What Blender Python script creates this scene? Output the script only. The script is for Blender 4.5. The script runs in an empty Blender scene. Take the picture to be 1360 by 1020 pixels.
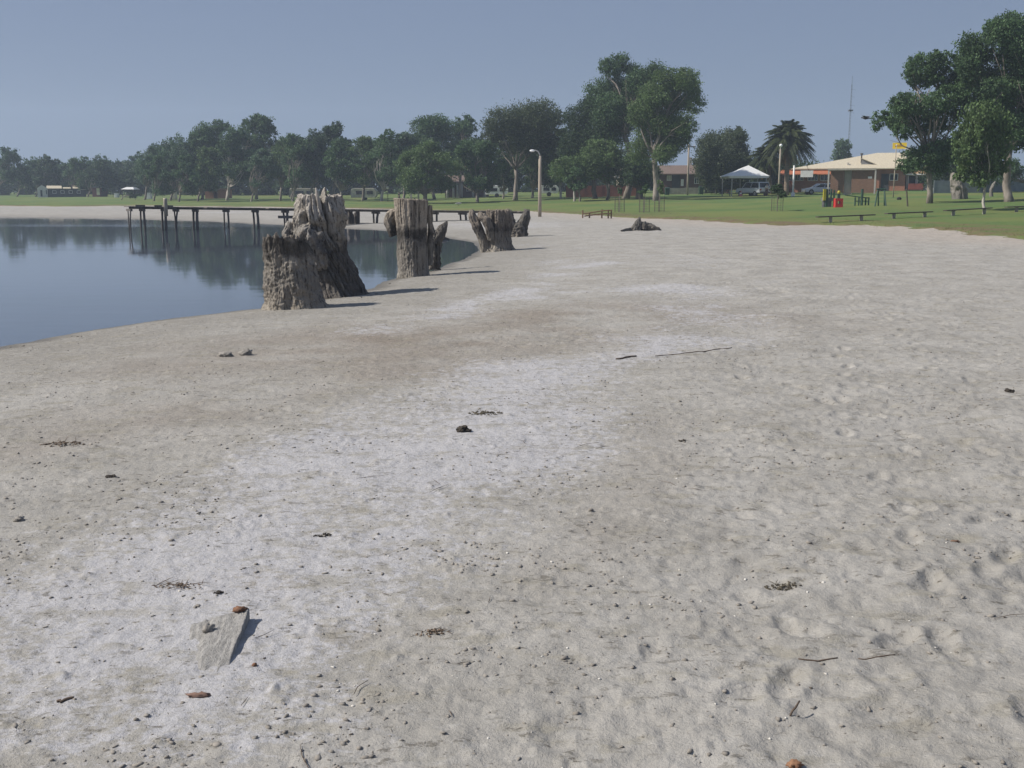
import bpy, bmesh, math, random
import numpy as np
from mathutils import Vector, Matrix, noise

C = bpy.context.scene.collection
random.seed(7)
RNG = np.random.default_rng(7)
PI = math.pi

# ---------------------------------------------------------------- camera model
F, CX, CY, HZ, CAMZ = 1400.0, 680.0, 510.0, 258.0, 1.7
TH = math.atan((CY - HZ) / F)
ct, st = math.cos(TH), math.sin(TH)

def ray(px, py):
    u, v = (px - CX) / F, (CY - py) / F
    return (u, ct + v * st, -st + v * ct)

def at(px, py, Y):
    d = ray(px, py); t = Y / d[1]
    return (d[0] * t, Y, CAMZ + d[2] * t)

def gp(px, py, z=0.0):
    d = ray(px, py); t = (z - CAMZ) / d[2]
    return (d[0] * t, d[1] * t)

def upx(Y):                       # metres per photo pixel at depth Y
    return Y / F

cam = bpy.data.cameras.new('camera'); camo = bpy.data.objects.new('camera', cam); C.objects.link(camo)
camo.location = (0, 0, CAMZ); camo.rotation_euler = (PI / 2 - TH, 0, 0)
cam.sensor_width = 36; cam.lens = F / 1360 * 36; cam.clip_start = 0.05; cam.clip_end = 4000
bpy.context.scene.camera = camo

# ---------------------------------------------------------------- object helpers
def tag(o, label, cat=None, group=None, kind=None):
    if label: o['label'] = label
    if cat: o['category'] = cat
    if group: o['group'] = group
    if kind: o['kind'] = kind
    return o

def thing(name, label, cat, loc=(0, 0, 0), rz=0, group=None):
    o = bpy.data.objects.new(name, None); C.objects.link(o)
    o.empty_display_size = 0.2
    o.location = loc; o.rotation_euler = (0, 0, rz)
    return tag(o, label, cat, group)

def link_mesh(name, me, mat, parent=None, loc=None, smooth=False):
    o = bpy.data.objects.new(name, me); C.objects.link(o)
    if mat is not None:
        for m in (mat if isinstance(mat, (list, tuple)) else [mat]): me.materials.append(m)
    if parent: o.parent = parent
    if loc is not None: o.location = loc
    if smooth and len(me.polygons): me.polygons.foreach_set('use_smooth', np.ones(len(me.polygons), dtype=bool))
    return o

def np_mesh(name, v, quads, attrs=None):
    me = bpy.data.meshes.new(name)
    v = np.ascontiguousarray(v, dtype=np.float32); q = np.ascontiguousarray(quads, dtype=np.int32)
    k = q.shape[1]; n = len(q)
    me.vertices.add(len(v)); me.vertices.foreach_set('co', v.ravel())
    me.loops.add(n * k); me.loops.foreach_set('vertex_index', q.ravel())
    me.polygons.add(n)
    me.polygons.foreach_set('loop_start', np.arange(0, n * k, k, dtype=np.int32))
    me.polygons.foreach_set('loop_total', np.full(n, k, dtype=np.int32))
    if attrs:
        for an, av in attrs.items():
            a = me.attributes.new(an, 'FLOAT', 'POINT')
            a.data.foreach_set('value', np.ascontiguousarray(av, dtype=np.float32))
    me.update(calc_edges=True)
    return me

class MB:
    """collects simple solids into ONE mesh"""
    def __init__(s): s.v = []; s.f = []
    def poly(s, vs, fs):
        b = len(s.v); s.v += [tuple(p) for p in vs]; s.f += [tuple(b + i for i in f) for f in fs]; return s
    def box(s, x0, x1, y0, y1, z0, z1):
        return s.poly([(x0,y0,z0),(x1,y0,z0),(x1,y1,z0),(x0,y1,z0),(x0,y0,z1),(x1,y0,z1),(x1,y1,z1),(x0,y1,z1)],
                      [(0,3,2,1),(4,5,6,7),(0,1,5,4),(1,2,6,5),(2,3,7,6),(3,0,4,7)])
    def tube(s, pts, rad, n=8, cap=True):
        pts = [Vector(p) for p in pts]
        if not hasattr(rad, '__len__'): rad = [rad] * len(pts)
        b = len(s.v); k = len(pts); ref = Vector((0.13, 0.97, 0.2))
        for i, p in enumerate(pts):
            d = (pts[min(i+1, k-1)] - pts[max(i-1, 0)]).normalized()
            a = d.cross(ref)
            if a.length < 1e-3: a = d.cross(Vector((1, 0, 0)))
            a.normalize(); c = d.cross(a)
            for j in range(n):
                t = 2 * PI * j / n
                s.v.append(tuple(p + (a * math.cos(t) + c * math.sin(t)) * rad[i]))
        for i in range(k - 1):
            for j in range(n):
                s.f.append((b+i*n+j, b+i*n+(j+1) % n, b+(i+1)*n+(j+1) % n, b+(i+1)*n+j))
        if cap:
            s.f.append(tuple(b + j for j in range(n))[::-1]); s.f.append(tuple(b+(k-1)*n+j for j in range(n)))
        return s
    def prism(s, prof, y0, y1):            # prof: list of (x, z), extruded along y
        n = len(prof); b = len(s.v)
        s.v += [(x, y0, z) for x, z in prof] + [(x, y1, z) for x, z in prof]
        s.f.append(tuple(b + i for i in range(n))); s.f.append(tuple(b + n + i for i in reversed(range(n))))
        for i in range(n): s.f.append((b+i, b+n+i, b+n+(i+1) % n, b+(i+1) % n))
        return s
    def ball(s, c, r, n=10, m=7):
        if not hasattr(r, '__len__'): r = (r, r, r)
        b = len(s.v)
        for i in range(m + 1):
            ph = PI * i / m
            for j in range(n):
                t = 2 * PI * j / n
                s.v.append((c[0]+r[0]*math.sin(ph)*math.cos(t), c[1]+r[1]*math.sin(ph)*math.sin(t), c[2]+r[2]*math.cos(ph)))
        for i in range(m):
            for j in range(n):
                s.f.append((b+i*n+j, b+(i+1)*n+j, b+(i+1)*n+(j+1) % n, b+i*n+(j+1) % n))
        return s
    def build(s, name, mat, parent=None, loc=None, smooth=False, bevel=0):
        me = bpy.data.meshes.new(name); me.from_pydata(s.v, [], s.f)
        bm = bmesh.new(); bm.from_mesh(me)
        bmesh.ops.remove_doubles(bm, verts=bm.verts, dist=1e-5)
        bmesh.ops.recalc_face_normals(bm, faces=bm.faces)
        if bevel:
            bmesh.ops.bevel(bm, geom=[e for e in bm.edges if e.calc_face_angle(0) > 0.6], offset=bevel, segments=1, affect='EDGES')
        bm.to_mesh(me); bm.free()
        return link_mesh(name, me, mat, parent, loc, smooth)

# ---------------------------------------------------------------- materials
def new_mat(name):
    m = bpy.data.materials.new(name); m.use_nodes = True
    nt = m.node_tree; return m, nt, nt.nodes, nt.links, nt.nodes['Principled BSDF']

def mix(nt, a, b, fac):
    n = nt.nodes.new('ShaderNodeMix'); n.data_type = 'RGBA'
    for s, v in ((n.inputs[0], fac), (n.inputs[6], a), (n.inputs[7], b)):
        if hasattr(v, 'is_linked') or hasattr(v, 'links'): nt.links.new(v, s)
        elif hasattr(v, '__len__'): s.default_value = (*v[:3], 1)
        else: s.default_value = v
    return n.outputs[2]

def math_n(nt, op, a, b=0.0, clamp=False):
    n = nt.nodes.new('ShaderNodeMath'); n.operation = op; n.use_clamp = clamp
    for s, v in ((n.inputs[0], a), (n.inputs[1], b)):
        if hasattr(v, 'links'): nt.links.new(v, s)
        else: s.default_value = v
    return n.outputs[0]

def noise_n(nt, vec, scale, detail=4, rough=0.55):
    n = nt.nodes.new('ShaderNodeTexNoise'); n.inputs['Scale'].default_value = scale
    n.inputs['Detail'].default_value = detail; n.inputs['Roughness'].default_value = rough
    nt.links.new(vec, n.inputs['Vector']); return n.outputs['Fac']

def ramp01(nt, fac, lo, hi):
    n = nt.nodes.new('ShaderNodeMapRange'); n.inputs[1].default_value = lo; n.inputs[2].default_value = hi
    n.interpolation_type = 'SMOOTHSTEP'
    nt.links.new(fac, n.inputs[0]); return n.outputs[0]

def coords(nt, stretch=(1, 1, 1)):
    tc = nt.nodes.new('ShaderNodeTexCoord'); mp = nt.nodes.new('ShaderNodeMapping')
    mp.inputs['Scale'].default_value = stretch
    nt.links.new(tc.outputs['Object'], mp.inputs['Vector']); return mp.outputs['Vector']

def attr(nt, name):
    n = nt.nodes.new('ShaderNodeAttribute'); n.attribute_name = name; return n.outputs['Fac']

def bump(nt, bsdf, h, strength, dist):
    b = nt.nodes.new('ShaderNodeBump'); b.inputs['Strength'].default_value = strength; b.inputs['Distance'].default_value = dist
    nt.links.new(h, b.inputs['Height']); nt.links.new(b.outputs['Normal'], bsdf.inputs['Normal'])

MATS = {}
def mat(name, c1, c2=None, scale=3.0, rough=0.75, bmp=0.0, bdist=0.01, stretch=(1, 1, 1), metal=0.0):
    if name in MATS: return MATS[name]
    m, nt, N, L, b = new_mat(name)
    c2 = c2 or tuple(x * 0.72 for x in c1)
    v = coords(nt, stretch)
    f = noise_n(nt, v, scale, 6, 0.6)
    L.new(mix(nt, c1, c2, ramp01(nt, f, 0.32, 0.68)), b.inputs['Base Color'])
    b.inputs['Roughness'].default_value = rough; b.inputs['Metallic'].default_value = metal
    if bmp: bump(nt, b, noise_n(nt, v, scale * 3, 6, 0.65), bmp, bdist)
    MATS[name] = m; return m

def brick_mat(name, c1, c2, mortar, scale=1.0):
    m, nt, N, L, b = new_mat(name)
    tc = N.new('ShaderNodeTexCoord'); sp = N.new('ShaderNodeSeparateXYZ'); cb = N.new('ShaderNodeCombineXYZ')
    L.new(tc.outputs['Object'], sp.inputs[0])
    L.new(math_n(nt, 'ADD', sp.outputs[0], sp.outputs[1]), cb.inputs[0]); L.new(sp.outputs[2], cb.inputs[1])
    br = N.new('ShaderNodeTexBrick'); L.new(cb.outputs[0], br.inputs['Vector'])
    br.inputs['Scale'].default_value = scale
    br.inputs['Brick Width'].default_value = 0.24; br.inputs['Row Height'].default_value = 0.086; br.inputs['Mortar Size'].default_value = 0.008
    br.inputs['Color1'].default_value = (*c1, 1); br.inputs['Color2'].default_value = (*c2, 1); br.inputs['Mortar'].default_value = (*mortar, 1)
    f = noise_n(nt, tc.outputs['Object'], 0.8, 4)
    L.new(mix(nt, br.outputs['Color'], tuple(x * 0.7 for x in c1), math_n(nt, 'MULTIPLY', ramp01(nt, f, 0.4, 0.7), 0.5)), b.inputs['Base Color'])
    b.inputs['Roughness'].default_value = 0.85
    return m

def glass_mat(name, c=(0.02, 0.025, 0.03)):
    m, nt, N, L, b = new_mat(name)
    b.inputs['Base Color'].default_value = (*c, 1); b.inputs['Roughness'].default_value = 0.08
    return m

# ---------------------------------------------------------------- terrain
WZ = -0.25
_lake_px = [(0,288),(90,289),(170,290),(260,293),(340,297),(400,300),(460,303),(520,306),(560,311),(590,316),(628,322),
            (636,330),(625,340),(606,347),(575,358),(545,365),(527,370),(505,378),(480,386),(440,397),(400,403),(347,409),(280,417),(200,427),(100,441),(50,451),(0,463)]
LAKE = np.array([(-320, 110), (-140, 104), (-70, 98)] + [gp(x, y, WZ) for x, y in _lake_px] + [(-8.6, 9.6), (-14, 4.5), (-26, -4), (-70, -30), (-320, -90)])
_lawn_px = [(0,273.5),(60,274),(110,274.5),(170,273),(230,274),(280,274.5),(340,274.5),(400,276),(480,277),(560,279),(640,280.5),(700,281),(730,283),(770,285),(810,288),(850,290.5),
            (900,292),(950,294.5),(1000,297.5),(1040,299.5),(1100,300),(1150,301),(1200,302.5),(1240,305.5),(1300,312),(1360,318.5)]
LAWN = np.array([(-900, 300), (-130, 170)] + [gp(x, y, 0.0) for x, y in _lawn_px] + [(23, 34), (30, 27), (45, 15), (90, 0), (1500, -60), (1500, 1500), (-900, 1500)])

def sd_poly(x, y, P):              # signed distance, positive inside
    d2 = np.full(x.shape, 1e18); ins = np.zeros(x.shape, dtype=bool)
    for i in range(len(P)):
        ax, ay = P[i]; bx, by = P[(i + 1) % len(P)]
        ex, ey = bx - ax, by - ay
        wx, wy = x - ax, y - ay
        t = np.clip((wx * ex + wy * ey) / (ex * ex + ey * ey + 1e-12), 0, 1)
        d2 = np.minimum(d2, (wx - ex * t) ** 2 + (wy - ey * t) ** 2)
        if ay != by:
            c = (ay > y) != (by > y)
            ins ^= c & (x < (bx - ax) * (y - ay) / (by - ay) + ax)
    d = np.sqrt(d2)
    return np.where(ins, d, -d)

def vnoise(x, y, s, seed):         # smooth value noise, vectorised
    r = np.random.default_rng(seed).random((256, 256)).astype(np.float32)
    X, Y = x / s, y / s
    xi, yi = np.floor(X).astype(int), np.floor(Y).astype(int)
    fx, fy = X - xi, Y - yi
    fx = fx * fx * (3 - 2 * fx); fy = fy * fy * (3 - 2 * fy)
    a = r[xi & 255, yi & 255]; b = r[(xi + 1) & 255, yi & 255]; c = r[xi & 255, (yi + 1) & 255]; d = r[(xi + 1) & 255, (yi + 1) & 255]
    return (a * (1 - fx) + b * fx) * (1 - fy) + (c * (1 - fx) + d * fx) * fy - 0.5

def terrain(x, y):
    """base height, distance to water (+ on land), distance into lawn"""
    x = np.asarray(x, dtype=float); y = np.asarray(y, dtype=float)
    dw = -sd_poly(x, y, LAKE)
    wob = vnoise(x, y, 1.3, 3) * 0.5 + vnoise(x, y, 0.45, 4) * 0.2
    near = np.clip((45 - y) / 20, 0.15, 1)
    dw = dw + wob * near * 0.6
    dl = sd_poly(x, y, LAWN)
    z = np.where(dw > 0, WZ + 0.27 * (1 - np.exp(-np.maximum(dw, 0) / 3.0)), WZ + np.maximum(0.10 * dw, -1.6))
    u = x / np.maximum(y, 5.0)
    sl = np.interp(u, [-0.5, -0.2, 0.0, 0.2, 0.4, 0.6], [0.0100, 0.0185, 0.0285, 0.0335, 0.0365, 0.038])
    rise = sl * np.maximum(dl, 0)
    cap = 3.2
    z = z + cap * np.tanh(rise / cap)
    z = z + np.where(dl > 0, vnoise(x, y, 14, 11) * 0.25 * np.clip(dl / 12, 0, 1), 0)
    return z, dw, dl

# fine relief of the near beach, on a square grid 2 cm apart
MX0, MX1, MY0, MY1, MR = -16.0, 32.0, 0.0, 56.0, 0.025
mnx, mny = int((MX1 - MX0) / MR), int((MY1 - MY0) / MR)
gx = MX0 + np.arange(mnx) * MR; gy = MY0 + np.arange(mny) * MR

def band(seed, l0, l1, ax=1.0, ay=1.0):  # band-passed noise, unit std, wavelengths l0..l1 metres
    r = np.random.default_rng(seed).standard_normal((mny, mnx)).astype(np.float32)
    fx = np.fft.rfftfreq(mnx, MR)[None, :] * ax; fy = np.fft.fftfreq(mny, MR)[:, None] * ay
    k = np.sqrt(fx * fx + fy * fy) + 1e-9
    w = np.exp(-(np.log(k * math.sqrt(l0 * l1)) / (0.6 * math.log(l1 / l0))) ** 2)
    f = np.fft.irfft2(np.fft.rfft2(r) * w, s=(mny, mnx)).astype(np.float32)
    return f / f.std()

def sstep(a, lo, hi):
    t = np.clip((a - lo) / (hi - lo), 0, 1); return t * t * (3 - 2 * t)

GX, GY = np.meshgrid(gx[::4], gy[::4])     # masks at 10 cm
def px_poly(pts): return np.array([gp(x, y, 0) for x, y in pts])
def up4(a):
    a = np.repeat(np.repeat(a, 4, 0), 4, 1)[:mny, :mnx].astype(np.float32)
    for _ in range(2):
        a = (a + np.roll(a, 1, 0) + np.roll(a, 2, 0) + np.roll(a, -1, 0) + np.roll(a, -2, 0)) / 5
        a = (a + np.roll(a, 1, 1) + np.roll(a, 2, 1) + np.roll(a, -1, 1) + np.roll(a, -2, 1)) / 5
    return a

def line_mask(pts, w):
    P = px_poly(pts); d2 = np.full(GX.shape, 1e9)
    for (ax, ay), (bx, by) in zip(P[:-1], P[1:]):
        ex, ey = bx - ax, by - ay
        t = np.clip(((GX - ax) * ex + (GY - ay) * ey) / (ex * ex + ey * ey), 0, 1)
        d2 = np.minimum(d2, (GX - ax - ex * t) ** 2 + (GY - ay - ey * t) ** 2)
    return np.exp(-d2 / (w * w))

SALT = px_poly([(905,400),(912,440),(880,475),(830,500),(826,560),(790,610),(742,650),(690,700),(640,750),(600,800),(520,860),(470,930),(430,1040),(-200,1200),(-300,900),(-100,730),(60,670),(170,640),(300,600),(400,560),(500,530),(560,500),(640,480),(760,475),(860,455),(885,420)])
wobble = vnoise(GX, GY, 1.3, 21) * 1.1 + vnoise(GX, GY, 0.45, 22) * 0.6 + vnoise(GX, GY, 0.17, 23) * 0.3
sd_salt = sd_poly(GX, GY, SALT)
m_salt = 0.9 * sstep(sd_salt + wobble * 0.5, -0.8, 0.9)
m_salt *= 0.64 + 0.30 * sstep(vnoise(GX, GY, 0.8, 24) + vnoise(GX, GY, 0.28, 25) * 0.8, -0.35, 0.2)
for pts, w, a in (([(505,434),(560,420),(630,400),(700,380),(760,352),(830,345),(905,345)], 0.7, 0.8), ([(680,392),(800,385),(900,380),(930,420),(900,450)], 1.3, 0.75), ([(740,345),(860,340),(930,350)], 2.2, 0.5),
                  ([(600,530),(700,545),(800,530),(820,500)], 0.5, 0.75), ([(640,490),(760,482),(860,470),(890,440)], 0.45, 0.8),
                  ([(470,545),(580,500),(640,490)], 0.3, 0.4), ([(60,690),(200,650),(350,590),(470,545)], 0.25, 0.55), ([(860,820),(940,770),(975,755)], 0.18, 0.4),
                  ([(690,320),(760,330),(840,330)], 1.5, 0.5), ([(1010,375),(1080,370)], 0.35, 0.4)):
    m_salt = np.maximum(m_salt, a * line_mask(pts, w) * np.clip(0.7 + wobble * 1.2, 0, 1))
dwm = -sd_poly(GX, GY, LAKE)
m_damp = sstep(3.6 - dwm + wobble * 0.8, -0.8, 2.6)
m_brown = np.zeros_like(GX)
for pts, w, a in (([(380,462),(520,452),(650,436),(780,424),(880,415)], 1.9, 1.0), ([(560,490),(420,500),(300,520),(180,560)], 0.8, 0.6), ([(190,778),(280,776),(380,782)], 0.09, 0.8), ([(430,855),(470,848)], 0.1, 0.6),
                  ([(0,600),(100,580),(210,560)], 0.35, 0.6), ([(600,560),(650,552)], 0.1, 0.5), ([(670,605),(720,603)], 0.12, 0.5), ([(550,860),(590,835)], .1, .6),
                  ([(870,560),(850,640),(800,700),(720,770)], 0.28, 0.25)):
    m_brown = np.maximum(m_brown, a * line_mask(pts, w) * np.clip(0.55 + wobble * 1.1, 0, 1))
m_loose = sstep(-sd_salt + wobble * 0.5, 0.0, 1.2) * sstep(dwm, 5.0, 7.5)
M_salt, M_damp, M_brown, M_loose = up4(m_salt), up4(m_damp), up4(m_brown), up4(m_loose)

b_big, b_mid, b_fine = band(31, 0.9, 3.0), band(32, 0.16, 0.5), band(33, 0.06, 0.16)
b_patch = band(34, 0.35, 1.4)
patch = sstep(b_patch, 0.7, 1.7)
REL = 0.0060 * b_big * (0.4 + M_loose) + b_mid * (0.0021 + 0.0013 * M_loose) + b_fine * (0.0016 + 0.0008 * M_loose)
pit = sstep(band(36, 0.09, 0.22), 1.5, 2.5) * sstep(band(37, 0.5, 2.0), -0.6, 0.8)
REL -= 0.011 * pit * (0.25 + 0.75 * M_loose)
REL += patch * (1 - 0.55 * M_loose) * (np.abs(b_fine) * 0.0065 - 0.002)
# heaped trampled prints: elongated hollows with a soft rim
fr = np.random.default_rng(41)
prints = []
for _ in range(1700):
    y = 2.6 * (56 / 2.6) ** fr.random(); 
    x = (fr.random() * 1.5 - 0.4) * (y * 0.9 + 1.5)
    prints.append((x, y, fr.random()))
walk = []
for (x0, y0, dx, dy) in ((1.4, 2.6, 0.25, 1.0), (2.4, 2.8, 0.5, 1.0), (1.0, 3.4, 0.6, 0.7), (3.5, 5, -0.25, 1.0), (5, 6, 0.3, 1), (2.2, 4.5, 1.0, 0.6), (4, 9, .2, 1), (6, 12, -.2, 1)):
    L = math.hypot(dx, dy); dx /= L; dy /= L
    for k in range(16):
        s = 0.34 if k % 2 else -0.0
        walk.append((x0 + dx * k * 0.62 + dy * (0.09 if k % 2 else -0.09) + fr.normal() * .05, y0 + dy * k * 0.62 - dx * (0.09 if k % 2 else -0.09), 2.0, math.atan2(dy, dx)))
def stamp(x, y, ang, a, b, dep, rim):
    R = a * 2.3; i0 = int((x - R - MX0) / MR); i1 = int((x + R - MX0) / MR) + 1; j0 = int((y - R - MY0) / MR); j1 = int((y + R - MY0) / MR) + 1
    if i0 < 0 or j0 < 0 or i1 >= mnx or j1 >= mny: return
    xx, yy = np.meshgrid(gx[i0:i1] - x, gy[j0:j1] - y)
    p = xx * math.cos(ang) + yy * math.sin(ang); q = -xx * math.sin(ang) + yy * math.cos(ang)
    d = np.sqrt((p / a) ** 2 + (q / b) ** 2)
    w = M_loose[int((y - MY0) / MR), int((x - MX0) / MR)]
    REL[j0:j1, i0:i1] += w * (-dep * np.exp(-d ** 4) + rim * np.exp(-((d - 1.35) / 0.35) ** 2))
for x, y, r in prints:
    stamp(x, y, fr.random() * PI, 0.05 + 0.08 * fr.random(), 0.035 + 0.04 * fr.random(), 0.003 + 0.015 * r ** 3, 0.001 + 0.004 * r ** 2)
for x, y, r, a in walk:
    stamp(x, y, a + fr.normal() * .2, 0.12, 0.05, 0.020, 0.007)
REL = REL.astype(np.float32)

def bil(A, x, y):
    X = np.clip((x - MX0) / MR, 0, mnx - 1.01); Y = np.clip((y - MY0) / MR, 0, mny - 1.01)
    xi, yi = X.astype(int), Y.astype(int); fx, fy = X - xi, Y - yi
    return (A[yi, xi] * (1 - fx) + A[yi, xi + 1] * fx) * (1 - fy) + (A[yi + 1, xi] * (1 - fx) + A[yi + 1, xi + 1] * fx) * fy

def inmap(x, y, f=3.0):
    e = np.minimum(np.minimum(x - MX0, MX1 - x), np.minimum(y - MY0 + f, MY1 - y)); return np.clip(e / f, 0, 1)

def beach_z(x, y):
    x = np.atleast_1d(np.asarray(x, dtype=float)); y = np.atleast_1d(np.asarray(y, dtype=float))
    z, dw, dl = terrain(x, y)
    k = inmap(x, y)
    land = sstep(dw, -0.3, 0.9)
    z = z + bil(REL, x, y) * k * (0.3 + 0.7 * land) * sstep(-dl, -0.5, 1.0)
    z = z + (1 - k) * (vnoise(x, y, 0.7, 51) * 0.04 + vnoise(x, y, 2.5, 52) * 0.06) * land * sstep(-dl, 0, 1.5)
    z = z + sstep(-dl, 6.0, 0.0) * sstep(dl, -6, 0) * (vnoise(x, y, 1.1, 53) * 0.10 + vnoise(x, y, 0.4, 54) * 0.05) * np.clip((70 - y) / 15, 0, 1)
    return z, dw, dl

def Z(x, y):
    z, dw, dl = terrain(np.array([x]), np.array([y]))
    return float(z[0]) + (0.07 if dl[0] > 0.5 else 0.0)
def ZB(x, y): return float(beach_z(x, y)[0][0])

def hit(px, py, lo=2.0, hi=600.0):       # where a line of sight meets the ground
    d = ray(px, py); ys = np.geomspace(lo, hi, 3000); xs = d[0] / d[1] * ys; zs = CAMZ + d[2] / d[1] * ys
    g = terrain(xs, ys)[0]; k = np.argmax(zs < g)
    return float(xs[k]), float(ys[k]), float(g[k])

def fan(angs, rs, closed):
    A, R = np.meshgrid(angs, rs); x = R * np.sin(A); y = R * np.cos(A)
    na, nr = len(angs), len(rs)
    idx = np.arange(na * nr).reshape(nr, na)
    if closed: nxt = np.roll(idx, -1, 1); a, b, c, d = idx[:-1], nxt[:-1], nxt[1:], idx[1:]
    else: a, b, c, d = idx[:-1, :-1], idx[:-1, 1:], idx[1:, 1:], idx[1:, :-1]
    return x.ravel(), y.ravel(), np.stack([a.ravel(), d.ravel(), c.ravel(), b.ravel()], 1)

dense = np.radians(np.linspace(-38, 38, 1050)); rest = np.radians(np.linspace(38.5, 321.5, 150))
rs = np.concatenate([np.geomspace(0.15, 2.3, 30)[:-1], np.geomspace(2.3, 150, 960)[:-1], np.geomspace(150, 1150, 50)])
x, y, q = fan(np.concatenate([dense, rest]), rs, True)
z, dw, dl = beach_z(x, y)
z = z - 0.35 * sstep(dl, 1.5, 5.0)
kin = inmap(x, y)
far = 1 - kin
a_salt = bil(M_salt, x, y) * kin + far * np.clip(vnoise(x, y, 9, 61) * 1.6 - 0.05, 0, 1) * sstep(dw, 1, 5) * 0.8
a_damp = bil(M_damp, x, y) * kin + far * sstep(4.0 - dw, -0.5, 3.5) * 0.8
a_brown = bil(M_brown, x, y) * kin
a_loose = bil(M_loose, x, y) * kin + far
a_edge = sstep(dl, -9.0, 0.5)
a_wet = sstep(0.55 - dw + vnoise(x, y, 0.35, 62) * 0.35, 0.0, 0.5) * (0.6 + 0.4 * kin)

# ---------------------------------------------------------------- ground materials
def sand_material():
    m, nt, N, L, b = new_mat('sand')
    v = coords(nt)
    wet = attr(nt, 'wet')
    salt, damp, brown, edge, loose = attr(nt, 'salt'), attr(nt, 'damp'), attr(nt, 'brown'), attr(nt, 'edge'), attr(nt, 'loose')
    n1 = noise_n(nt, v, 1.1, 5, 0.6); n2 = noise_n(nt, v, 9.0, 6, 0.65); n3 = noise_n(nt, v, 70.0, 4, 0.7); n4 = noise_n(nt, v, 260.0, 2, 0.7)
    base = mix(nt, (0.366, 0.350, 0.320), (0.302, 0.287, 0.258), ramp01(nt, n1, 0.35, 0.65))
    base = mix(nt, base, (0.42, 0.405, 0.372), math_n(nt, 'MULTIPLY', ramp01(nt, n2, 0.5, 0.75), 0.55))
    base = mix(nt, base, (0.415, 0.35, 0.29), math_n(nt, 'MULTIPLY', edge, 0.55))
    base = mix(nt, base, (0.238, 0.224, 0.198), math_n(nt, 'MULTIPLY', damp, ramp01(nt, n2, 0.15, 0.7)))
    base = mix(nt, base, (0.208, 0.172, 0.135), math_n(nt, 'MULTIPLY', brown, 0.85))
    sm = math_n(nt, 'ADD', salt, math_n(nt, 'ADD', math_n(nt, 'MULTIPLY', math_n(nt, 'SUBTRACT', n2, 0.5), 1.6), math_n(nt, 'MULTIPLY', math_n(nt, 'SUBTRACT', noise_n(nt, coords(nt, (0.6, 1.0, 1.0)), 34.0, 5, 0.75), 0.5), 1.7)))
    sm = math_n(nt, 'MULTIPLY', ramp01(nt, sm, 0.36, 0.74), ramp01(nt, salt, 0.03, 0.35))
    sm = math_n(nt, 'MULTIPLY', sm, ramp01(nt, n3, 0.26, 0.52))
    base = mix(nt, base, (0.450, 0.446, 0.462), math_n(nt, 'MULTIPLY', sm, 0.80))
    # crumbs and grains; the dark specks also paint in small crumb shadows
    vs = coords(nt, (0.55, 1.0, 1.0)); n5 = noise_n(nt, vs, 17.0, 5, 0.72); n6 = noise_n(nt, vs, 3.1, 4, 0.6)
    n7 = noise_n(nt, coords(nt, (0.5, 1.0, 1.0)), 5.5, 5, 0.65); n8 = noise_n(nt, coords(nt, (0.6, 1.0, 1.0)), 38.0, 4, 0.7)
    base = mix(nt, base, (0.262, 0.242, 0.192), math_n(nt, 'MULTIPLY', ramp01(nt, n7, 0.52, 0.66), 0.55))
    base = mix(nt, base, (0.150, 0.138, 0.116), math_n(nt, 'MULTIPLY', math_n(nt, 'MULTIPLY', ramp01(nt, n5, 0.565, 0.64), ramp01(nt, n6, 0.34, 0.60)), 0.80))
    base = mix(nt, base, (0.120, 0.108, 0.092), math_n(nt, 'MULTIPLY', math_n(nt, 'MULTIPLY', ramp01(nt, n8, 0.61, 0.67), ramp01(nt, n7, 0.40, 0.58)), 0.85))
    base = mix(nt, base, (0.48, 0.462, 0.43), math_n(nt, 'MULTIPLY', ramp01(nt, n5, 0.44, 0.30), 0.4))
    crumb = math_n(nt, 'MULTIPLY', ramp01(nt, n3, 0.60, 0.72), math_n(nt, 'ADD', 0.15, math_n(nt, 'MULTIPLY', ramp01(nt, noise_n(nt, v, 2.3, 4, 0.6), 0.45, 0.68), 0.75)))
    base = mix(nt, base, (0.12, 0.10, 0.08), math_n(nt, 'MULTIPLY', crumb, 0.55))
    base = mix(nt, base, (0.16, 0.145, 0.13), math_n(nt, 'MULTIPLY', ramp01(nt, n4, 0.64, 0.78), 0.35))
    base = mix(nt, base, (0.55, 0.54, 0.52), math_n(nt, 'MULTIPLY', ramp01(nt, n4, 0.36, 0.22), 0.3))
    base = mix(nt, base, (0.125, 0.112, 0.09), math_n(nt, 'MULTIPLY', wet, 0.8))
    L.new(base, b.inputs['Base Color'])
    L.new(math_n(nt, 'SUBTRACT', 0.93, math_n(nt, 'MULTIPLY', wet, 0.45)), b.inputs['Roughness']); b.inputs['Specular IOR Level'].default_value = 0.2
    h = math_n(nt, 'ADD', math_n(nt, 'MULTIPLY', noise_n(nt, v, 28.0, 5, 0.7), 1.0), math_n(nt, 'MULTIPLY', n4, 0.22))
    bump(nt, b, math_n(nt, 'ADD', h, math_n(nt, 'MULTIPLY', n5, 0.9)), 0.8, 0.016)
    return m
SAND = sand_material()
ctr = len(x)
na = len(dense) + len(rest)
me = np_mesh('beach', np.stack([x, y, z], 1), q, dict(salt=a_salt, damp=a_damp, brown=a_brown, loose=a_loose, edge=a_edge, wet=a_wet))
tag(link_mesh('beach', me, SAND, smooth=True), 'pale sandy beach with salt crust curving round the lake', 'beach', kind='structure')

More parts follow.
